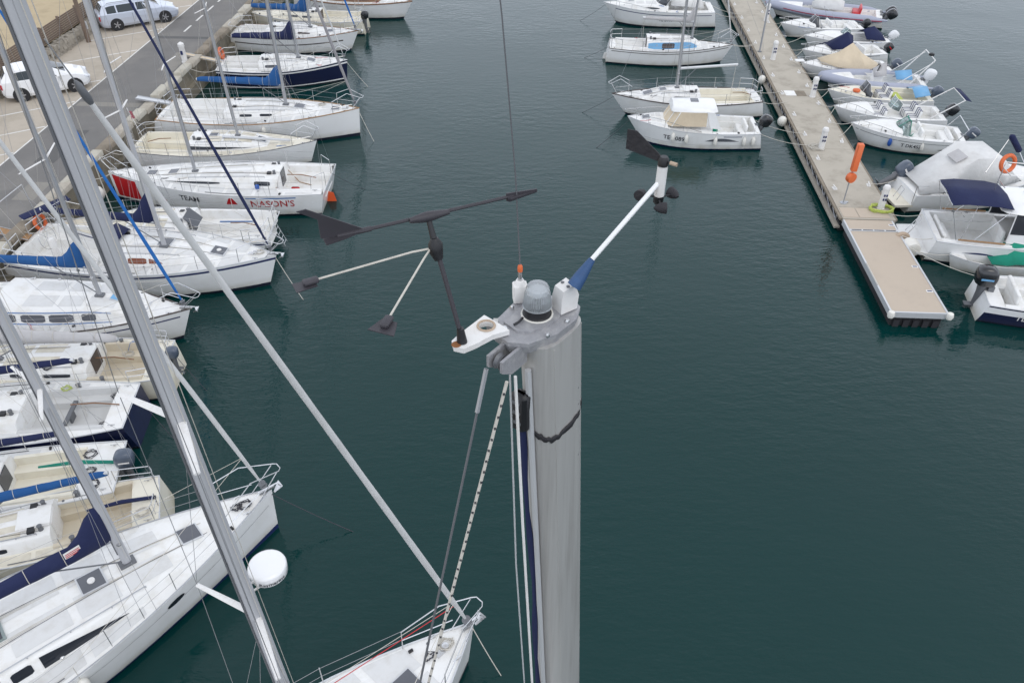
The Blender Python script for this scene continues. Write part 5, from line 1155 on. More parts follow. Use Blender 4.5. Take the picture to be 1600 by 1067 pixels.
b = MB(); b.loft([[(r10.X(0) - .85, -1.0, z), (r10.X(0) - .85, 1.0, z), (r10.X(0), 1.12, z), (r10.X(0), -1.12, z)] for z in (.28, .38)]); b.build('swim_platform', 'white', r10.root, smooth=20)
wheelhouse(r10, .33, .78, 2.2, 1.15, 1.15, glassm='glass', roofw=1.02)
b = MB()
for sd in (1, -1): b.plate([(r10.X(.33), sd * 1.12, 1.1), (r10.X(.66), sd * 1.12, 1.2), (r10.X(.64), sd * 1.09, 1.50), (r10.X(.33), sd * 1.09, 1.46)], .05)
b.build('cabin_side', 'white', r10.root)
for sd in (1, -1): b = MB(); b.tube([(r10.X(.10), sd * 1.18, 1.13), (r10.X(.32), sd * 1.23, 1.13)], .035, n=5); b.build('teak_capping', 'teak', r10.root)
canopy(r10, [[(r10.X(.02), -1.0, 2.42), (r10.X(.02), 0, 2.52), (r10.X(.02), 1.0, 2.42)], [(r10.X(.09), -1.02, 2.5), (r10.X(.09), 0, 2.6), (r10.X(.09), 1.02, 2.5)], [(r10.X(.24), -1.02, 2.5), (r10.X(.24), 0, 2.6), (r10.X(.24), 1.02, 2.5)], [(r10.X(.31), -1.0, 2.42), (r10.X(.31), 0, 2.52), (r10.X(.31), 1.0, 2.42)]], 'canvasnavy', 'sunshade')
b = MB()
for u, v in ((.02, .09), (.14, .11), (.31, .17)): b.tube([(r10.X(v), -1.15, 1.1), (r10.X(u), -1.0, 2.44), (r10.X(u), 1.0, 2.44), (r10.X(v), 1.15, 1.1)], .014, n=5)
b.build('sunshade_frame', 'steel', r10.root)
b = MB(); b.tube([(r10.X(0) - .6, .2, .4), (r10.X(0) - .25, .2, 1.1), (r10.X(0) - .25, .5, 1.1), (r10.X(0) - .6, .5, .4)], .015, n=5); b.tube([(r10.X(0) - .45, .2, .7), (r10.X(0) - .45, .5, .7)], .012, n=5); b.tube([(r10.X(0) - .35, .2, .9), (r10.X(0) - .35, .5, .9)], .012, n=5); b.build('ladder', 'steel', r10.root)
seat(r10, r10.X(.36), -.5, .5, .5, .6, 'whitedeck', .4); seat(r10, r10.X(.08), 0, 1.6, .4, .4, 'whitedeck', .3, face=1); bowrail(r10, .5, .4, .1); r10.sidestripe(.14, .30, .62, .70, 'navystripe', taper=True)
b = MB(); b.torus((0, 0, 0), .30, .075, 24, 8); lb = b.build('lifebuoy', 'orange'); lb.location = (18.42, 27.1, 3.42); lb.rotation_euler = (R(75), 0, R(15)); tag(lb, 'orange ring lifebuoy on the roof of the cruiser with the navy sunshade', 'lifebuoy')
b = MB(); L2 = lambda x, y, z: r10.Mi @ Vector((x, y, z))
for x_, y_ in ((18.0, 26.6), (18.3, 27.05), (19.6, 26.8)): b.tube([L2(x_, y_, 2.25), L2(x_, y_, 3.5)], .016, n=5)
for z_ in (3.5, 3.0): b.tube([L2(17.95, 26.0, z_), L2(18.0, 26.6, z_), L2(18.3, 27.05, z_), L2(19.6, 26.8, z_)], .016, n=5)
b.build('roof_rail', 'steel', r10.root)
b = MB(); b.tube([L2(18.36, 27.5, 4.35), L2(18.42, 27.5, 4.3), L2(18.9, 27.5, 3.75), L2(18.95, 27.5, 3.7)], [.05, .11, .11, .05], n=8); b.build('rolled_awning', 'canvasnavy', r10.root)
b = MB(); b.tube([L2(18.35, 27.5, 4.2), L2(17.4, 26.6, 3.3)], .015, n=5); b.tube([L2(18.9, 27.5, 3.75), L2(19.3, 26.9, 3.0), L2(19.3, 26.8, 2.3)], .015, n=5); b.build('awning_pole', 'steel', r10.root)
r11 = motor('green-cover dinghy', 'small white rowing dinghy partly under a green cover', (16.5, 25.35), (20.4, 25.2), name='dinghy', B=1.55, fb=.55, fa=.45, rake=.2, tr=.8, cock=(.06, .86, 1.15, .30, .1, .0), boot='white', p=2.6)
canopy(r11, [[(r11.X(.66), -.6, .55), (r11.X(.66), 0, .62), (r11.X(.66), .6, .55)], [(r11.X(.52), -.7, .55), (r11.X(.52), 0, .85), (r11.X(.52), .7, .55)], [(r11.X(.46), -.7, .6), (r11.X(.46), 0, 1.25), (r11.X(.46), .7, .6)], [(r11.X(.16), -.7, .6), (r11.X(.16), 0, 1.25), (r11.X(.16), .7, .6)], [(r11.X(.06), -.6, .5), (r11.X(.06), 0, .7), (r11.X(.06), .6, .5)]], 'canvasteal', 'cover')
r12 = motor('navy-bottomed boat', 'white motor boat with navy lower hull and big black outboard', (21.4, 21.7), (16.5, 22.75), B=2.2, fb=.95, fa=.78, hull='navyhull', band=('white', 'wide'), transom='white', cab=(.62, .95, 1.6, .16, .7), cock=(.10, .62, 1.8, .5, .3, .05), cockm='whitedeck'); outboard(r12, 0, 'engineblack', 1.35, R(0), x=r12.X(0) + .0, z=.72, stripe='lightblue'); seat(r12, r12.X(.22), 0, 1.3, .4, .4, 'whitedeck', .45); r12.sideprint('TL', .3, .22, .42, -1, 'whiteplastic'); console(r12, .5)
bowrail(r12, .55, .35, .1)

for bt in (r1, r2, r3, r4, r6, r7, r8, r9, r10, r12): bt.clutter(6)

# ------------------------------------------------------------------ cars
mat('carsilver', (.52, .56, .64), rough=.28, metal=.35, var=.02, coat=.6)
mat('tyre', (.02, .02, .02), rough=.85); mat('rim', (.42, .42, .44), rough=.35, metal=.7); mat('carglass', (.02, .03, .035), rough=.06)
mat('lamp', (.75, .77, .8), rough=.15, coat=.5); mat('taillamp', (.42, .02, .03), rough=.2, coat=.5)
def car(loc, rz, label, paint, L, Wd, H, est):
    t = thing('parked_car', loc, rz, label, 'car'); hw = Wd / 2; h = L / 2
    # stations: x, half width, z low, z belt, z top (cabin) , half width top
    if est: st = [(-h, .80, .42, .88, .90, .6), (-h + .10, .93, .28, .93, .97, .72), (-h + .35, .98, .22, .95, 1.36, .70), (-h + .75, 1, .2, .94, H - .01, .74), (-.7, 1, .2, .93, H, .76), (.25, 1, .2, .92, H - .01, .75), (.62, 1, .2, .91, H - .10, .72), (1.32, .99, .2, .90, .93, .80), (1.7, .97, .2, .84, .86, .75), (h - .16, .88, .24, .70, .73, .62), (h, .70, .36, .56, .58, .45)]
    else: st = [(-h, .80, .42, .90, .92, .6), (-h + .12, .94, .28, 1.0, 1.05, .70), (-h + .42, .99, .22, .99, 1.36, .70), (-h + .9, 1, .2, .97, H - .01, .74), (-.3, 1, .2, .94, H, .75), (.22, 1, .2, .92, H - .06, .73), (1.1, .99, .2, .90, .95, .80), (1.45, .97, .2, .84, .87, .75), (h - .2, .88, .24, .70, .74, .62), (h, .68, .36, .56, .58, .45)]
    body = MB(); glass = MB(); rings = []
    for x, w_, zl, zb, zt, wt in st:
        a = hw * w_; c = hw * wt if zt > zb + .06 else a * .93
        rings.append([(x, 0, zl), (x, a * .93, zl), (x, a, zl + .14), (x, a, (zl + zb) / 2 + .1), (x, a * .97, zb), (x, c, zt - .02), (x, c * .86, zt + .015), (x, 0, zt + .03)])
    n = 8
    for sd in (1, -1):
        rs = [[(p[0], sd * p[1], p[2]) for p in r_] for r_ in rings]
        for i in range(len(rs) - 1):
            for j in range(n - 1):
                f = [rs[i][j], rs[i + 1][j], rs[i + 1][j + 1], rs[i][j + 1]]; idx = (0, 1, 2, 3) if sd > 0 else (3, 2, 1, 0)
                body.add(f, [idx])
    for r_, rv in ((rings[0], 0), (rings[-1], 1)):
        poly = [(p[0], p[1], p[2]) for p in r_] + [(p[0], -p[1], p[2]) for p in r_[::-1] if p[1] > 0]; body.add(poly, [list(range(len(poly)))[::(1 if rv else -1)]])
    bo = body.build('body', paint, t, smooth=35)
    # side windows, windscreen, rear window sit 8 mm proud of the shell
    def sidewin(i0, x0, x1, sd):
        (xa, wa, _, zba, zta, wta), (xb, wb, _, zbb, ztb, wtb) = i0
        def pt(x, v):
            k = (x - xa) / (xb - xa); y0 = hw * (wa + (wb - wa) * k) * .97; y1 = hw * (wta + (wtb - wta) * k); z0 = zba + (zbb - zba) * k; z1 = zta + (ztb - zta) * k - .02
            return Vector((x, sd * (y0 + (y1 - y0) * v + .010), z0 + (z1 - z0) * v + .004))
        return pt
    cab = [s_ for s_ in st if s_[4] > s_[3] + .06]
    def yz(x, v, sd):
        for a_, b_ in zip(st, st[1:]):
            if a_[0] <= x <= b_[0]: return sidewin((a_, b_), 0, 0, sd)(x, v)
    cuts = [(-h + .50, -h + 1.02), (-h + 1.10, -.16), (-.08, .70)] if est else [(-h + .62, -.45), (-.36, .66)]
    for sd in (1, -1):
        for x0, x1 in cuts:
            b = MB(); N = 5; lo = [yz(x0 + (x1 - x0) * k / N, .10, sd) for k in range(N + 1)]; hi = [yz(x0 + (x1 - x0) * k / N, .86, sd) for k in range(N + 1)]
            b.add(lo + hi, [([k, k + 1, N + 2 + k, N + 1 + k] if sd < 0 else [N + 1 + k, N + 2 + k, k + 1, k]) for k in range(N)]); b.build('side_window', 'carglass', t)
    iw = [i for i, s_ in enumerate(st) if s_[4] > s_[3] + .06][-1]; a_, b_ = st[iw], st[iw + 1]
    def scr(a_, b_, nm, lo_, hi_):
        b = MB(); P0 = lambda s_, y, z: Vector((s_[0], y, z)); up = Vector((0, 0, .016)); q = []
        for v in (lo_, hi_):
            x = a_[0] + (b_[0] - a_[0]) * v; z = (a_[4] + (b_[4] - a_[4]) * v); w_ = hw * (a_[5] + (b_[5] - a_[5]) * v) * .86
            q += [Vector((x, -w_, z + .012)), Vector((x, 0, z + .038)), Vector((x, w_, z + .012))]
        b.add([p + up for p in q], [(0, 1, 4, 3), (1, 2, 5, 4)]); b.add([p + up for p in q], [(3, 4, 1, 0), (4, 5, 2, 1)]) ; b.f = b.f[:2]; b.m = b.m[:2]; b.v = b.v[:6]; b.build(nm, 'carglass', t, smooth=60)
    scr(a_, b_, 'windscreen', .06, .90)
    iw = [i for i, s_ in enumerate(st) if s_[4] > s_[3] + .06][0]; scr(st[iw - 1], st[iw], 'rear_window', .15, .95)
    wb = L * .30
    for x in (-wb - .04, wb + .03):
        for sd in (1, -1):
            b = MB(); M_ = Matrix.Translation((x, sd * (hw - .12), .32)) @ Matrix.Rotation(R(90), 4, 'X')
            b.lathe([(.19, -.11), (.31, -.10), (.325, -.06), (.325, .06), (.31, .10), (.19, .11)], n=22, M=M_); wh = b.build('wheel', 'tyre', t)
            b = MB(); b.lathe([(.20, -.118), (.20, .118)], n=20, M=M_); b.build('rim', 'darkalu', wh)
            b = MB()
            for k in range(5):
                a2 = 2 * math.pi * k / 5; b.box((x + .105 * math.cos(a2), sd * (hw + .006), .32 + .105 * math.sin(a2)), (.17, .018, .055), ry=-a2)
            b.build('spoke', 'rim', wh)
            b = MB(); b.lathe([(.01, -.02), (.375, -.02), (.375, .001), (.01, .001)], n=22, M=Matrix.Translation((x, sd * (hw - .0) , .33)) @ Matrix.Rotation(R(90), 4, 'X')); b.build('wheel_arch', 'rubber', t)
    for sd in (1, -1):
        b = MB(); b.rbox((h - .16, sd * hw * .66, .63), (.34, .30, .14), bev=.3, rz=-sd * .5, ry=.25); b.build('headlight', 'lamp', t)
        b = MB(); b.rbox((-h + .08, sd * hw * .80, .80 if not est else .74), (.16, .16, .28), bev=.3); b.build('tail_light', 'taillamp', t)
        b = MB(); b.rbox((.62, sd * (hw + .09), .98), (.16, .18, .12), bev=.3); b.build('mirror', paint, t)
        b = MB(); b.box((-.25, sd * (hw + .006), .80), (.16, .02, .03)); b.build('door_handle', paint, t)
        b = MB()
        for xx in (-.41, .66) : b.box((xx, sd * (hw - .0005), .62), (.012, .012, .50))
        b.build('door_gap', 'rubber', t, smooth=0)
        if est: b = MB(); b.tube([(-h + .6, sd * hw * .68, H + .01), (-h + .7, sd * hw * .68, H + .06), (.2, sd * hw * .68, H + .06), (.3, sd * hw * .68, H + .0)], .016, n=5); b.build('roof_rail', 'darkalu', t)
    b = MB(); b.box((h - .03, 0, .40), (.08, hw * 1.05, .14)); b.build('grille', 'black', t)
    b = MB(); b.box((h + .005, 0, .50), (.02, .5, .10)); b.build('number_plate', 'whiteplastic', t)
    return t
p0, p1 = Vector(Q(36.60, -26.20)), Vector(Q(38.02, -24.17)); d = (p1 - p0).normalized(); nrm = Vector((-d.y, d.x, 0)); c = (p0 + p1) / 2 + nrm * .78; c.z = Z + .008
car(c, math.atan2(d.y, d.x), 'white hatchback parked on the beige car park, the nearer of the two cars', 'carwhite', 4.0, 1.74, 1.46, False)
p0, p1 = Vector(Q(47.28, -26.15)), Vector(Q(48.90, -23.95)); d = (p1 - p0).normalized(); nrm = Vector((-d.y, d.x, 0)); c = (p0 + p1) / 2 + nrm * .80; c.z = Z + .008
car(c, math.atan2(d.y, d.x), 'silver estate car parked farther along the car park', 'carsilver', 4.55, 1.78, 1.46, True)

# ------------------------------------------------------------------ quayside clutter
rr = random.Random(11)
for s_, n_, lab in ((42.3, -20.7, 'white service pedestal on the quay pavement beside the furled navy sail'), (53.6, -20.35, 'white service pedestal at the far end of the quay near the stacked boats')):
    t = thing('service_pedestal', Q(s_, n_ + .45, Z + .01), HR, lab, 'power pedestal'); b = MB(); b.lathe([(.17, 0), (.17, .05), (.15, .06), (.15, .8), (.17, .84), (.16, 1.0), (.05, 1.08)], n=14); b.build('column', 'whiteplastic', t)
    b = MB(); b.box((0, -.15, .55), (.12, .04, .2)); b.build('socket', 'navystripe', t)
for k, (bn, off, m, lab) in enumerate(((b7, (4.9, .9), 'fender', 'round cream buoy hanging on the quay wall at the bow of the racer'), (b5, (-5.1, .9), 'canvasbeige', 'cream buoy hanging behind the stern of the teak-line yacht'))):
    q = bn.W(off[0], off[1], .75); b = MB(); b.ell((0, 0, 0), (.26, .26, .32)); b.cyl((0, 0, .28), .05, .1); o = b.build('buoy', m, loc=q); tag(o, lab, 'buoy')
def ring_buoy(q, rot, label):
    b = MB(); b.torus((0, 0, 0), .27, .07, 22, 8); o = b.build('lifebuoy', 'orange', loc=q); o.rotation_euler = rot; tag(o, label, 'lifebuoy')
ring_buoy(b4.W(b4.X(0) - .02, .75, 1.35), (0, R(80), b4.h), 'orange ring lifebuoy on the stern rail of the navy-hulled sloop')
ring_buoy(b9.W(b9.X(0) - .02, 1.1, 1.35), (0, R(80), b9.h), 'orange ring lifebuoy on the stern rail of the cruiser with brown windows')
b = MB(); b.lathe([(.02, -.3), (.28, -.26), (.34, 0), (.28, .26), (.02, .3)], n=16, M=Matrix.Rotation(R(90), 4, 'X')); o = b.build('buoy', 'fender', loc=Q(26.9, 13.88, .42)); tag(o, 'round white buoy fender against the right side of the beige end section', 'fender')
b = MB(); b.ell((0, 0, 0), (.22, .22, .25)); tag(b.build('buoy', 'fender', loc=Q(44.0, 11.40, .35)), 'round cream fender on the left side of the pontoon beyond the second boat', 'fender')
b = MB(); b.ell((0, 0, 0), (.24, .24, .26)); tag(b.build('buoy', 'fender', loc=Q(38.5, 11.38, .35)), 'round cream fender on the left side of the pontoon behind the small cabin boat', 'fender')
# gangplanks from the sterns to the quay
def gang(bt, y, label, L=2.2, m='alupale', w_=.34, n=None):
    a = bt.W(bt.X(0) + .1, y, bt.fs(0) + .1); dirv = Vector((-1, .03, 0)).normalized(); e = Vector((-18.0 - .9 + (a.y - 30) * .056, a.y, Z + .25)); t = thing('gangplank', a, math.atan2(e.y - a.y, e.x - a.x), label, 'gangplank')
    D = (Vector((e.x, e.y, 0)) - Vector((a.x, a.y, 0))).length; b = MB(); b.box((D / 2, 0, (e.z - a.z) / 2), (D, w_, .05), ry=-math.atan2(e.z - a.z, D)); b.build('plank', m, t)
    b = MB(); 
    for sd in (1, -1): b.tube([(0, sd * w_ / 2, .03), (D, sd * w_ / 2, e.z - a.z + .03)], .02, n=5)
    b.build('side_rail', 'alu', t)
gang(b4, .1, 'pale gangplank from the navy-hulled sloop to the quay', m='canvasbeige'); gang(b5, .6, 'metal gangplank from the teak-line yacht to the quay', m='alupale'); gang(b9, .2, 'wooden gangplank behind the cruiser with the navy boom cover', m='teak', w_=.4); gang(b10, .0, 'wooden gangplank behind the blue-striped motorsailer', m='wood', w_=.4)
b = MB(); b.rbox((0, 0, 0), (1.9, .34, .06), bev=.4); o = b.build('paddle_board', 'canvasnavy', loc=b9.W(b9.X(0) + .1, 1.5, 1.75)); o.rotation_euler = (R(10), 0, R(55)); tag(o, 'long navy bag lashed to the stern rail of the cruiser with brown windows', 'bag')
t = thing('flag', b6.W(b6.X(0) + .1, .5, .9), 0, 'small faded red and blue flag on a staff at the stern of the long-window sloop', 'flag')
b = MB(); b.tube([(0, 0, 0), (-.35, 0, 1.5)], .014, n=5); b.build('staff', 'whiteplastic', t)
b = MB(); fl = [[(-.35 - .05 * math.sin(v * 5) * .6 - .12 * v, .06 * math.sin(v * 6 + u_), 1.48 - v * .55 - u_ * .28 * 0 - .0) if False else (-.31 + u_ * .16 + .04 * v, .03 * math.sin(v * 5 + u_ * 4), 1.35 - v * .36) for u_ in (0, .5, 1)] for v in (0, .25, .5, .75, 1)]
b.loft(fl, closed=False, cap=False); b.build('cloth', 'signred', t)

# ------------------------------------------------------------------ mooring lines
def quay_pt(y, z=Z + .12): return Vector((-19.65 + y * .0559 + .0, y, z))
for bt, st_, nm in ((b3, 1, 'brown-window sloop'), (b4, 1, 'navy-hulled sloop'), (b5, 1, 'teak-line yacht'), (b6, 1, 'long-window sloop'), (b9, 1, 'cruiser with the navy boom cover'), (b10, 1, 'blue-striped motorsailer'), (b7, 0, 'red-lettered racer'), (b8, 0, 'cream side-decked yacht')):
    u = .03 if st_ else .97
    for sd in (1, -1):
        a = bt.W(bt.X(u), sd * bt.b(u) * .85, bt.fs(u) + .08); ky = a.y + (.9 if a.y > bt.root.location.y else -.9) * rr.uniform(.6, 1.3)
        mooring(a, quay_pt(ky), '%s slack mooring rope between the quay and the %s' % ('farther' if ky > bt.W(bt.X(u), 0, 0).y else 'nearer', nm), .22, ('rope', 'ropedark')[sd > 0 and st_], .014)
for bt, dx, dy, nm in ((b15, 2.2, -.2, 'big white yacht'), (b16, .7, -.45, 'yacht with the radar'), (b5, .8, -.8, 'teak-line yacht'), (b4, 1.4, -1.1, 'navy-hulled sloop'), (b9, 1.1, -1.0, 'cruiser with brown windows')):
    a = bt.W(bt.X(1) - .05, 0, bt.fs(1) * .9); mooring(a, a + Vector((dx, dy, -a.z - .15)), 'single line dropping from the bow of the %s into the water' % nm, .05, 'ropedark' if bt is b15 else 'rope', .011)
for bt, nm in ((b11, 'grey-cover daysailer'), (b12, 'navy-hulled daysailer'), (b7, 'red-lettered racer')):
    a = bt.W(bt.X(0) + .1, -.6, bt.fs(0)); mooring(a, a + Vector((1.5, -1.2 if bt is not b7 else .5, -a.z - .1)), 'thin line running from the stern of the %s into the water' % nm, .08, 'ropedark', .009)
for bt, nm in ((m1, 'sloop with blue window stripes'), (m2, 'sloop with the black rail line'), (m3, 'numbered cabin boat'), (m0, 'white motor cruiser')):
    u = .98 if bt is m1 else .03
    for sd in (1, -1):
        a = bt.W(bt.X(u), sd * bt.b(u) * .8, bt.fs(u) + .04); y_ = a.y + rr.uniform(-1.4, 1.4); mooring(a, (11.66 * DY + y_ * .0559 + .3, y_, PZ + .07), '%s mooring line from the %s to the pontoon' % ('farther' if a.y > bt.W(bt.X(u), 0, 0).y else 'nearer', nm), .15, 'rope', .013)
    u = .02 if bt is m1 else .98
    a = bt.W(bt.X(u), 0, bt.fs(u) * .9); mooring(a, a + Vector((-1.8, -1.0 if bt is m3 else .2, -a.z - .1)), 'line from the outer end of the %s into the water' % nm, .05, 'ropedark', .01)
for bt, nm in ((r0, 'inflatable with the maroon stripe'), (r1, 'folded-windscreen boat'), (r2, 'dark-swoosh boat'), (r3, 'navy-tent boat'), (r4, 'beige-tent boat'), (r5, 'inflatable with the arch'), (r6, 'yellow-cushion boat'), (r7, 'striped-seat boat'), (r8, 'boat with the blue fender')):
    a = bt.W(bt.X(.98), 0, bt.fs(1) + .03)
    for dy in (-.9, .8): mooring(a, (13.53 * DY + (a.y + dy) * .0559, a.y + dy, PZ + .07), '%s bow line from the %s to the pontoon' % ('nearer' if dy < 0 else 'farther', nm), .12, 'rope', .013)
for bt, yy, s_, nm in ((r9, .6, 31.5, 'white-canopy boat'), (r10, -.9, 27.3, 'cruiser with the navy sunshade'), (r10, .9, 29.0, 'navy-sunshade cruiser'), (r12, .8, 26.5, 'navy-bottomed motor boat'), (r11, 0, 26.4, 'green-covered dinghy')):
    u = .02 if bt is not r11 else .98; a = bt.W(bt.X(u), yy, bt.fs(u)); mooring(a, Q(s_, 13.6, PZ + .07), 'mooring line from the %s, %s, to the pontoon' % (nm, 'farther side' if yy > .7 else 'nearer side'), .12, 'rope', .013)
fender(b15, .54, -1, 'white fender amidships on the big white yacht, nearer its bow', L=.62, r=.125); fender(b15, .41, -1, 'white fender farther aft on the big white yacht, by the bottom edge', L=.62, r=.125)
fender(b10, .52, -1, 'blue fender under the cabin windows of the blue-striped motorsailer', 'fenderblue', .35, .10, .0)
fender(b11, .30, 1, 'blue flat fender by the stern of the grey-cover daysailer', 'fenderblue', .40, .12, .15)
fender(b11, .62, 1, 'small cream fender hanging between the grey-cover daysailer and the navy-hulled one', L=.35, r=.09); fender(b12, .55, -1, 'round cream fender on the shaded side of the navy-hulled daysailer', L=.35, r=.1)
fender(b5, .55, -1, 'white fender amidships on the teak-line yacht', L=.5, r=.1); fender(r10, .40, 1, 'navy fender below the side deck of the navy-sunshade cruiser', 'fenderblue', .4, .11, .1); fender(r10, .55, 1, 'navy fender farther forward on the navy-sunshade cruiser', 'fenderblue', .4, .11, .1)

# ------------------------------------------------------------------ the near mast and what stands on its head
own = Boat('sailboat', 'sailing yacht almost below the viewer, whose mast head with instruments fills the middle', 'sailboat', 'near yacht', (4.1, 5.3), (-3.6, -4.7), B=3.9, fb=1.4, fa=1.2, cab=(.34, .8, 2.3, .35, .6), cock=(.03, .34, 2.4, .5)); own.hull()
LEAN = .050; mb = Vector((.096, 1.560, 15.78))
def MP(z, dx=0, dy=0): return own.Mi @ Vector((mb.x + LEAN * (15.78 - z) + dx, mb.y + dy, z))
hd = Vector((math.cos(R(52)), math.sin(R(52)), 0)); sdv = Vector((-hd.y, hd.x, 0))
b = MB(); rings = []
for z in (1.5, 8, 12, 13.5, 14.5, 15.2, 15.772):
    c = MP(z); rings.append([(c.x + .088 * math.copysign(abs(math.cos(t_)) ** .62, math.cos(t_)), c.y + .053 * math.copysign(abs(math.sin(t_)) ** .62, math.sin(t_)), z) for t_ in [2 * math.pi * j / 40 for j in range(40)]])
b.loft(rings); nm_ = b.build('mast', 'nearalu', own.root, smooth=50)
# luff groove, black sail edge, conduit strip
b = MB(); b.tube([MP(15.70) + Vector((-.099, .0, 0)), MP(13) + Vector((-.099, 0, 0)), MP(8) + Vector((-.1, 0, 0))], .009, n=6); b.build('sail_track', 'alupale', nm_)
b = MB(); pts = [MP(z) + Vector((-.104 + .003 * math.sin(z * 9), .021 + .004 * math.sin(z * 5), 0)) for z in [15.52 - .12 * k for k in range(30)]]; b.tube(pts, [.009 + .003 * math.sin(k * 1.7) for k in range(30)], n=6); b.build('luff_tape', 'canvasnavy', nm_)
b = MB(); b.rbox(MP(15.56) + Vector((-.112, .02, 0)), (.035, .05, .13), bev=.35); hb = b.build('headboard_car', 'black', nm_)
for k in range(3):
    b = MB(); b.box(MP(15.60 - .035 * k) + Vector((-.1305, .02, 0)), (.004, .022, .008)); b.build('slot', 'darkalu', hb)
# tape band, slanting round the mast
b = MB(); lo, hi = [], []
for k in range(29):
    a_ = R(150) + R(215) * k / 28; z = 15.490 + .032 * math.sin(a_ * 1.0 + .5) + .004 * math.sin(k * 2.3); c = MP(z)
    w_ = .0095 * (1 + .16 * math.sin(k * 1.3)); q = Vector((c.x + .0905 * math.copysign(abs(math.cos(a_)) ** .62, math.cos(a_)), c.y + .0555 * math.copysign(abs(math.sin(a_)) ** .62, math.sin(a_)), z)); lo.append(q - Vector((0, 0, w_))); hi.append(q + Vector((0, 0, w_)))
n = 29; b.add(lo + hi, [[k, k + 1, n + k + 1, n + k] for k in list(range(0, 19)) + list(range(21, 28))]); o = b.build('tape_band', 'softblack', nm_); md = o.modifiers.new('t', 'SOLIDIFY'); md.thickness = .0015; md.offset = 0
b = MB()
for z in (15.56, 15.50, 15.30): b.lathe([(.004, 0), (.004, .002), (.001, .003)], MP(z) + Vector((.05, -.0475, 0)), 8, M=Matrix.Rotation(R(90), 4, 'X'))
b.build('rivet', 'darkalu', nm_)
for a_, rr_ in ((R(-38), .0022), (R(-118), .0018)):
    b = MB(); b.tube([MP(z) + Vector((.088 * math.copysign(abs(math.cos(a_)) ** .62, math.cos(a_)), .053 * math.copysign(abs(math.sin(a_)) ** .62, math.sin(a_)), 0)) for z in (15.76, 15, 14, 12, 8)], rr_, n=6); b.build('extrusion_ridge', 'nearalu', nm_)
def inv(p): return own.Mi @ Vector(p)
# head plates
PZt = 15.80
plate_poly = [(-.062, 1.528), (-.030, 1.570), (.012, 1.640), (.040, 1.662), (.150, 1.655), (.172, 1.610), (.160, 1.560), (.110, 1.500), (.040, 1.462), (-.010, 1.468)]
b = MB(); b.loft([[inv((x, y, z)) for x, y in plate_poly] for z in (PZt - .012, PZt)]); hp = b.build('mast_head_plate', 'cast', nm_, smooth=30)
b = MB(); sm_ = [(.0 + .052 + (x - .055) * .62, 1.56 + (y - 1.56) * .60) for x, y in plate_poly]; b.loft([[inv((x, y, z)) for x, y in sm_] for z in (PZt, PZt + .006)]); b.build('raised_plate', 'cast', hp, smooth=30)
for (x, y, r_) in ((-.018, 1.515, .009), (.0, 1.60, .006), (.135, 1.545, .007), (.155, 1.61, .008), (.085, 1.49, .006)):
    b = MB(); b.lathe([(r_, 0), (r_, .006), (r_ * .6, .010)], inv((x, y, PZt)), 6); b.build('bolt', 'steel', hp)
for (x, y, l_) in ((.150, 1.632, .020), (-.040, 1.545, .016)):
    b = MB(); b.box(inv((x, y, PZt + .004)), (l_, .012, .006), rz=.6); b.build('weld_tab', 'nearalu', hp)
b = MB(); b.tube([inv((.005, 1.520, PZt + .012)), inv((.018, 1.530, PZt + .014)), inv((.026, 1.548, PZt + .012))], .0035, n=6); b.build('cable', 'black', hp)
b = MB(); b.loft([[inv((.055 + (x - .055) * q_, 1.56 + (y - 1.56) * q_, z)) for x, y in plate_poly] for z, q_ in ((PZt - .034, .93), (PZt - .0125, .985))]); b.build('collar_plate', 'cast', hp, smooth=30)
b = MB(); b.lathe([(.038, 0), (.041, .003), (.036, .004)], inv((.062, 1.572, PZt + .004)), 20); b.build('sealant', 'fender', hp)
# sheave box reaching out to the left
for y0_ in (.020, -.020):
    b = MB(); c = [(-.068, 0), (.03, 0), (.03, -.060), (-.030, -.060), (-.068, -.034)]
    b.plate([inv((.0, 1.475, PZt - .013)) + Vector((px_, y0_, pz_)) for px_, pz_ in c], .008); b.build('sheave_cheek', 'cast', nm_, smooth=0)
b = MB(); b.lathe([(.022, -.008), (.017, 0), (.022, .008)], inv((.0, 1.475, PZt - .038)) + Vector((-.042, 0, 0)), 18, M=Matrix.Rotation(R(90), 4, 'X')); b.build('sheave', 'darkalu', nm_)
# backstay with its grey sleeve, rope halyard with dark flecks, thin cords on the mast face
def wline(name, pts, r, m, n=6, par=None): b = MB(); b.tube([inv(p) for p in pts], r, n=n); return b.build(name, m, par or own.root)
sA, sB = Vector((-.060, 1.400, 15.775)), Vector((-.110 * 2.2 * 1.0 - .0, 1.105, 14.88))
sB = Vector((-.262, 1.135, 14.82)); dv = (sB - sA); wline('backstay', [sA, sA + dv * 8], .0036, 'darkalu'); wline('stay_sleeve', [sA, sA + dv * .115], .0062, 'alu'); 
hA, hB = Vector((-.012, 1.395, 15.74)), Vector((-.252, 1.205, 14.69)); dv = hB - hA; ro_ = wline('halyard', [hA, hA + dv * 6], .0044, 'rope', 8)
b = MB()
for k in range(70):
    v = .03 + k * .031; a_ = k * 2.1
    c = hA + dv * v
    for q_ in (-1.9, -1.2): b.box(inv(c + Vector((.0046 * math.cos(q_ + .3 * math.sin(k)), .0046 * math.sin(q_ + .3 * math.sin(k)), 0))), (.0022, .0022, .0075), rz=k)
b.build('rope_fleck', 'ropedark', ro_, smooth=0)
wline('halyard', [Vector((.008, 1.425, 15.73)), Vector((.030, 1.400, 15.2)), Vector((.085, 1.405, 14.0)), Vector((.17, 1.41, 12))], .0042, 'whiteplastic')
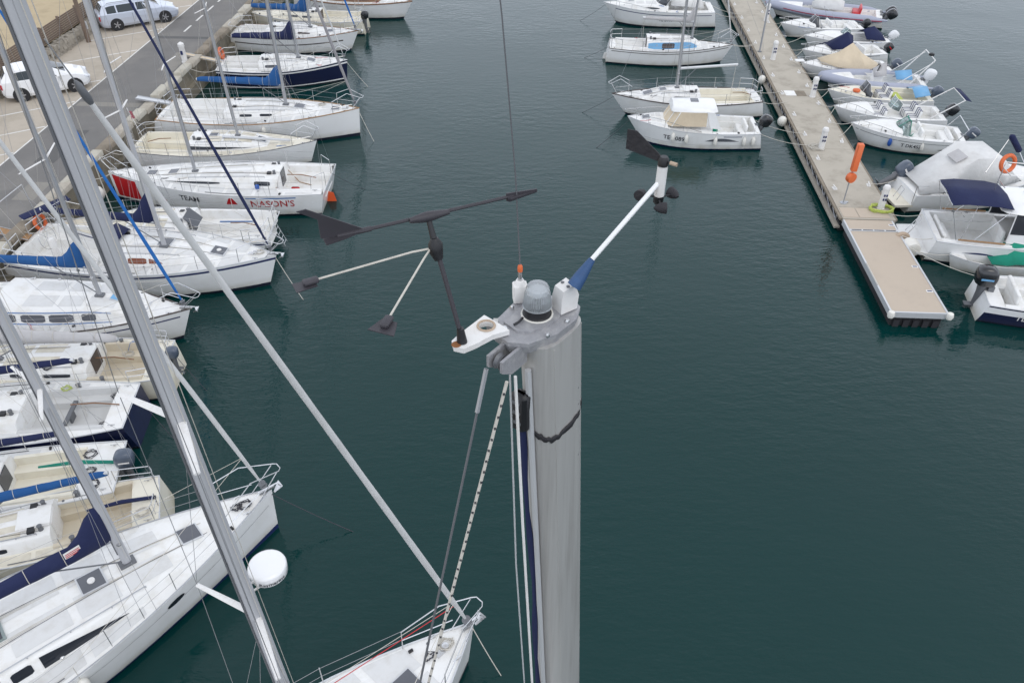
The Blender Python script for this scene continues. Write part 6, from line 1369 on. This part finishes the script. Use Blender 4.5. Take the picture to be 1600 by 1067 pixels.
wline('halyard', [Vector((-.005, 1.43, 15.73)), Vector((.012, 1.41, 15.0)), Vector((.066, 1.415, 13.8)), Vector((.14, 1.42, 12))], .0026, 'alupale')

bk = thing('wind_vane_bracket', (-.11, 1.45, PZt), 0, 'white plastic bracket with a round hole, jutting left from the mast head plate', 'bracket')
poly = [(-.128, 1.474), (-.142, 1.452), (-.136, 1.430), (-.112, 1.422), (-.085, 1.440), (-.045, 1.474), (-.006, 1.492), (-.035, 1.522), (-.068, 1.552)]
outer = []; cx_, cy_, r_ = -.062, 1.508, .0185; N = 36
def raypoly(a_):
    d = Vector((math.cos(a_), math.sin(a_))); best = None
    for i in range(len(poly)):
        p_, q_ = Vector(poly[i]), Vector(poly[(i + 1) % len(poly)]); e = q_ - p_; den = d.x * e.y - d.y * e.x
        if abs(den) < 1e-9: continue
        w_ = p_ - Vector((cx_, cy_)); t1 = (w_.x * e.y - w_.y * e.x) / den; t2 = (w_.x * d.y - w_.y * d.x) / den
        if t1 > 0 and -1e-6 <= t2 <= 1 + 1e-6 and (best is None or t1 < best): best = t1
    return Vector((cx_, cy_)) + d * (best or r_ * 1.5)
b = MB(); rings = []
angs = sorted([2 * math.pi * k / N for k in range(N)] + [math.atan2(p_[1] - cy_, p_[0] - cx_) % (2 * math.pi) for p_ in poly])
O = [raypoly(a_) for a_ in angs]; I = [Vector((cx_ + r_ * math.cos(a_), cy_ + r_ * .85 * math.sin(a_))) for a_ in angs]; z0_, z1_ = .004, .018
f3 = lambda L_, z: [(p_.x + .11, p_.y - 1.45, z) for p_ in L_]
b.loft([f3(I, z0_), f3(O, z0_), f3(O, z1_), f3(I, z1_), f3(I, z0_)], cap=False); b.build('bracket_plate', 'whiteplastic', bk, smooth=30)
b = MB(); b.torus((cx_ + .11, cy_ - 1.45, .019), r_ + .002, .003, 24, 6); b.build('ring', 'tan', bk)
b = MB(); b.lathe([(.012, 0), (.011, .0015), (.003, .002)], (-.020, -.012, .018), 12); b.build('rust_stain', 'rust', bk)
wv = thing('wind_vane', (-.117, 1.448, PZt + .018), 0, 'dark grey mast-top wind vane with arrow, tail fin and two reference arms', 'wind vane')
o0 = Vector((-.117, 1.448, PZt + .018)); V = lambda x, y, z: Vector((x, y, z)) - o0
b = MB(); b.tube([V(-.117, 1.448, PZt + .016), V(-.120, 1.452, PZt + .055)], [.013, .0085], n=12); b.build('rubber_boot', 'black', wv)
HUB = V(-.170, 1.512, 16.04); b = MB(); b.tube([V(-.120, 1.452, PZt + .04), HUB], .0058, n=8); b.build('rod', 'windexgrey', wv)
b = MB(); b.tube([HUB - Vector((-.006, .008, .030)), HUB + Vector((-.0005, .0, -.012)), HUB + Vector((-.001, .002, .006)), HUB + Vector((-.002, .004, .020))], [.010, .0165, .0165, .008], n=14); b.build('hub', 'black', wv)
PIV = V(-.186, 1.540, 16.10); b = MB(); b.tube([HUB, PIV], [.0085, .006], n=10); b.build('spindle', 'black', wv)
TIP, TAIL = V(.0575, 1.66, 16.10), V(-.400, 1.445, 16.10); dA = (TIP - TAIL).normalized()
b = MB(); b.tube([TAIL + dA * .03, TIP - dA * .06], .0042, n=8); b.build('shaft', 'windexgrey', wv)
b = MB(); b.tube([PIV - dA * .043, PIV - dA * .015, PIV, PIV + dA * .018, PIV + dA * .05], [.006, .011, .0125, .0105, .006], n=10); b.build('pivot_cap', 'windexgrey', wv)
pX = Vector((-dA.y, dA.x, 0)); upv = Vector((0, 0, 1))
b = MB(); b.plate([TIP - dA * .078 - upv * .009, TIP - dA * .070 - upv * .013, TIP - upv * .004, TIP + upv * .004, TIP - dA * .078 + upv * .010], .004)
b.plate([TIP - dA * .078 - pX * .009, TIP - dA * .070 - pX * .014, TIP - pX * .003, TIP + pX * .003, TIP - dA * .070 + pX * .012], .003); b.build('arrow_tip', 'windexgrey', wv, smooth=0)
b = MB(); B0 = TAIL + dA * .095; b.plate([B0, TAIL + dA * .035 - upv * .0, TAIL - dA * .005 + upv * .004, TAIL - dA * .005 + upv * .05, TAIL - dA * .045 + upv * .078, TAIL - dA * .025 + upv * .079], .003); b.build('tail_fin', 'windexgrey', wv, smooth=0)
b = MB(); b.plate([B0, TAIL + dA * .03 + pX * .012, TAIL + dA * .0 + pX * .022, TAIL - dA * .0 - pX * .024, TAIL + dA * .04 - pX * .018], .003); b.build('tail_plane', 'windexgrey', wv, smooth=0)
b = MB(); b.tube([TAIL + dA * .03, TAIL + dA * .105], .006, n=8); b.build('tail_socket', 'windexgrey', wv)
for (e_, k_) in (((-.418, 1.380, 16.04), 1), ((-.245, 1.245, 16.04), 0)):
    E = V(*e_); d = (E - HUB).normalized(); q = HUB + Vector((-.012, -.002, -.004)); s_ = Vector((-d.y, d.x, 0))
    b = MB(); b.tube([q + Vector((.02, .0, -.004)), q, q + d * .045 + Vector((0, 0, .004 * k_)), E], .0024, n=6); arm = b.build('reference_arm', 'rope', wv)
    b = MB(); b.rbox(E + d * .006, (.034, .018, .010), rz=math.atan2(d.y, d.x), bev=.3); b.build('clamp', 'windexgrey', arm)
    b = MB(); P_ = E + d * .012 - Vector((0, 0, .007))
    if k_: b.plate([P_ - d * .016 - s_ * .014, P_ + d * .030 - s_ * .018, P_ + d * .030 + s_ * .018, P_ - d * .016 + s_ * .014], .002)
    else: b.plate([P_ - d * .020 - s_ * .016, P_ + d * .020 - s_ * .030, P_ + d * .026 + s_ * .028, P_ - d * .016 + s_ * .018], .002)
    b.build('marker', 'windexgrey', arm, smooth=0)

lt = thing('anchor_light', (.062, 1.573, PZt + .006), 0, 'round anchor light with ribbed clear lens on a black base, on top of the mast', 'navigation light')
lt.scale = (1, 1, .92)
b = MB(); b.lathe([(.036, 0), (.0365, .004), (.034, .006), (.034, .028), (.030, .03)], n=32); b.build('base', 'black', lt)
mat('lens', (.74, .78, .80), rough=.15, trans=.70, var=.02)
b = MB(); rings = []; NF = 72
for z, r_, am in ((.0285, .0365, 0), (.031, .0365, 0), (.0315, .0342, .0020), (.050, .0322, .0020), (.072, .0298, .0016), (.0745, .0293, 0), (.086, .0285, 0), (.092, .025, 0), (.0945, .016, 0), (.095, .001, 0)):
    rings.append([((r_ + (am if j % 2 else -am)) * math.cos(2 * math.pi * j / NF), (r_ + (am if j % 2 else -am)) * math.sin(2 * math.pi * j / NF), z) for j in range(NF)])
b.loft(rings); b.build('lens', 'lens', lt, smooth=25)
b = MB(); b.lathe([(.018, .03), (.016, .06), (.02, .066), (.006, .07)], n=14); b.build('bulb_holder', 'alupale', lt)
an = thing('whip_antenna', (.020, 1.635, PZt), 0, 'thin whip antenna with an orange collar on a white base, rising from the mast head', 'antenna')
b = MB(); b.rbox((0, 0, .027), (.036, .030, .052), bev=.12, rz=.15); b.lathe([(.016, .05), (.010, .064), (.008, .066)], n=12); b.build('base', 'whiteplastic', an)
b = MB(); b.lathe([(.0075, .064), (.0075, .068), (.0055, .069), (.0055, .090), (.004, .091)], n=10); b.build('connector', 'steel', an)
b = MB(); b.lathe([(.004, .088), (.0062, .090), (.0068, .098), (.0058, .106), (.003, .110)], n=10); b.build('collar', 'orange', an)
b = MB(); b.tube([(0, 0, .10), (-.012, .002, .35), (-.040, .003, .7), (-.085, .0, 1.1)], [.0022, .002, .0018, .0015], n=6); b.build('whip', 'darkalu', an)
am_ = thing('wind_sensor', (.132, 1.600, PZt), 0, 'wind speed sensor on a white arm with blue boot, black cups and black vane', 'wind sensor')
o0 = Vector((.132, 1.600, PZt)); V = lambda x, y, z: Vector((x, y, z)) - o0
aD = Vector((.235, .165, .175)).normalized(); rz_ = math.atan2(aD.y, aD.x)
b = MB(); b.loft([[Matrix.Rotation(rz_, 4, 'Z') @ Vector((x, y, z)) for x, y, z in r_] for r_ in ([(-.026, -.019, .004), (.024, -.019, .004), (.024, .019, .004), (-.026, .019, .004)], [(-.026, -.019, .045), (.028, -.019, .045), (.028, .019, .045), (-.026, .019, .045)], [(-.020, -.018, .070), (.014, -.018, .080), (.014, .018, .080), (-.020, .018, .070)])]); b.build('mounting_block', 'whiteplastic', am_, smooth=20)
for y_ in (-.011, .011):
    b = MB(); c = Matrix.Rotation(rz_, 4, 'Z') @ Vector((-.002, y_, .0755)); b.lathe([(.0045, 0), (.0045, .002), (.002, .003)], c, 10); b.build('screw', 'darkalu', am_)
S0 = V(.150, 1.578, 15.885); S1 = V(.192, 1.605, 15.945); TPc = V(.354, 1.722, 16.090)
b = MB(); b.tube([S0, S0.lerp(S1, .4), S1], [.0185, .016, .0085], n=14); b.build('boot', 'blueboot', am_)
b = MB(); b.tube([S1, TPc], .0062, n=10); b.build('arm', 'carwhite', am_)
hc = V(.357, 1.724, 16.052)
b = MB(); b.lathe([(.0125, 0), (.0125, .078)], hc, 20); b.build('sensor_body', 'whiteplastic', am_)
b = MB(); b.lathe([(.008, -.024), (.0125, -.018), (.013, -.001)], hc, 16); b.build('cup_hub', 'black', am_)
for k, a_ in enumerate((R(150), R(30), R(-90))):
    d = Vector((math.cos(a_), math.sin(a_), 0)); c = hc + d * .046 + Vector((0, 0, -.009)); t_ = Vector((-d.y, d.x, 0))
    b = MB(); b.tube([hc + Vector((0, 0, -.006)), c], .0022, n=6)
    Mq = t_.to_track_quat('Z', 'Y').to_matrix().to_4x4(); b.lathe([(.0145, .012), (.013, .0), (.008, -.012), (.002, -.018), (.006, -.010), (.0125, .010)], c, 12, M=Mq); b.build('cup', 'softblack', am_)
hv = hc + Vector((0, 0, .080)); b = MB(); b.lathe([(.0130, 0), (.0130, .016), (.009, .022)], hv, 16); vn = b.build('vane_hub', 'black', am_)
vd = Vector((-.80, .60, 0)).normalized(); h0 = hv + Vector((0, 0, .011))
b = MB(); b.plate([h0 - vd * .004 + upv * -.006, h0 + vd * .030 + upv * -.004, h0 + vd * .102 + upv * .002, h0 + vd * .102 + upv * .052, h0 + vd * .078 + upv * .054, h0 + vd * .010 + upv * .012], .003); b.build('vane_fin', 'softblack', vn, smooth=0)
b = MB(); b.tube([h0, h0 - vd * .036], .0028, n=6); b.tube([h0 - vd * .018, h0 - vd * .036], .0048, n=8, mi=1); b.build('counterweight', ['black', 'tan'], vn)
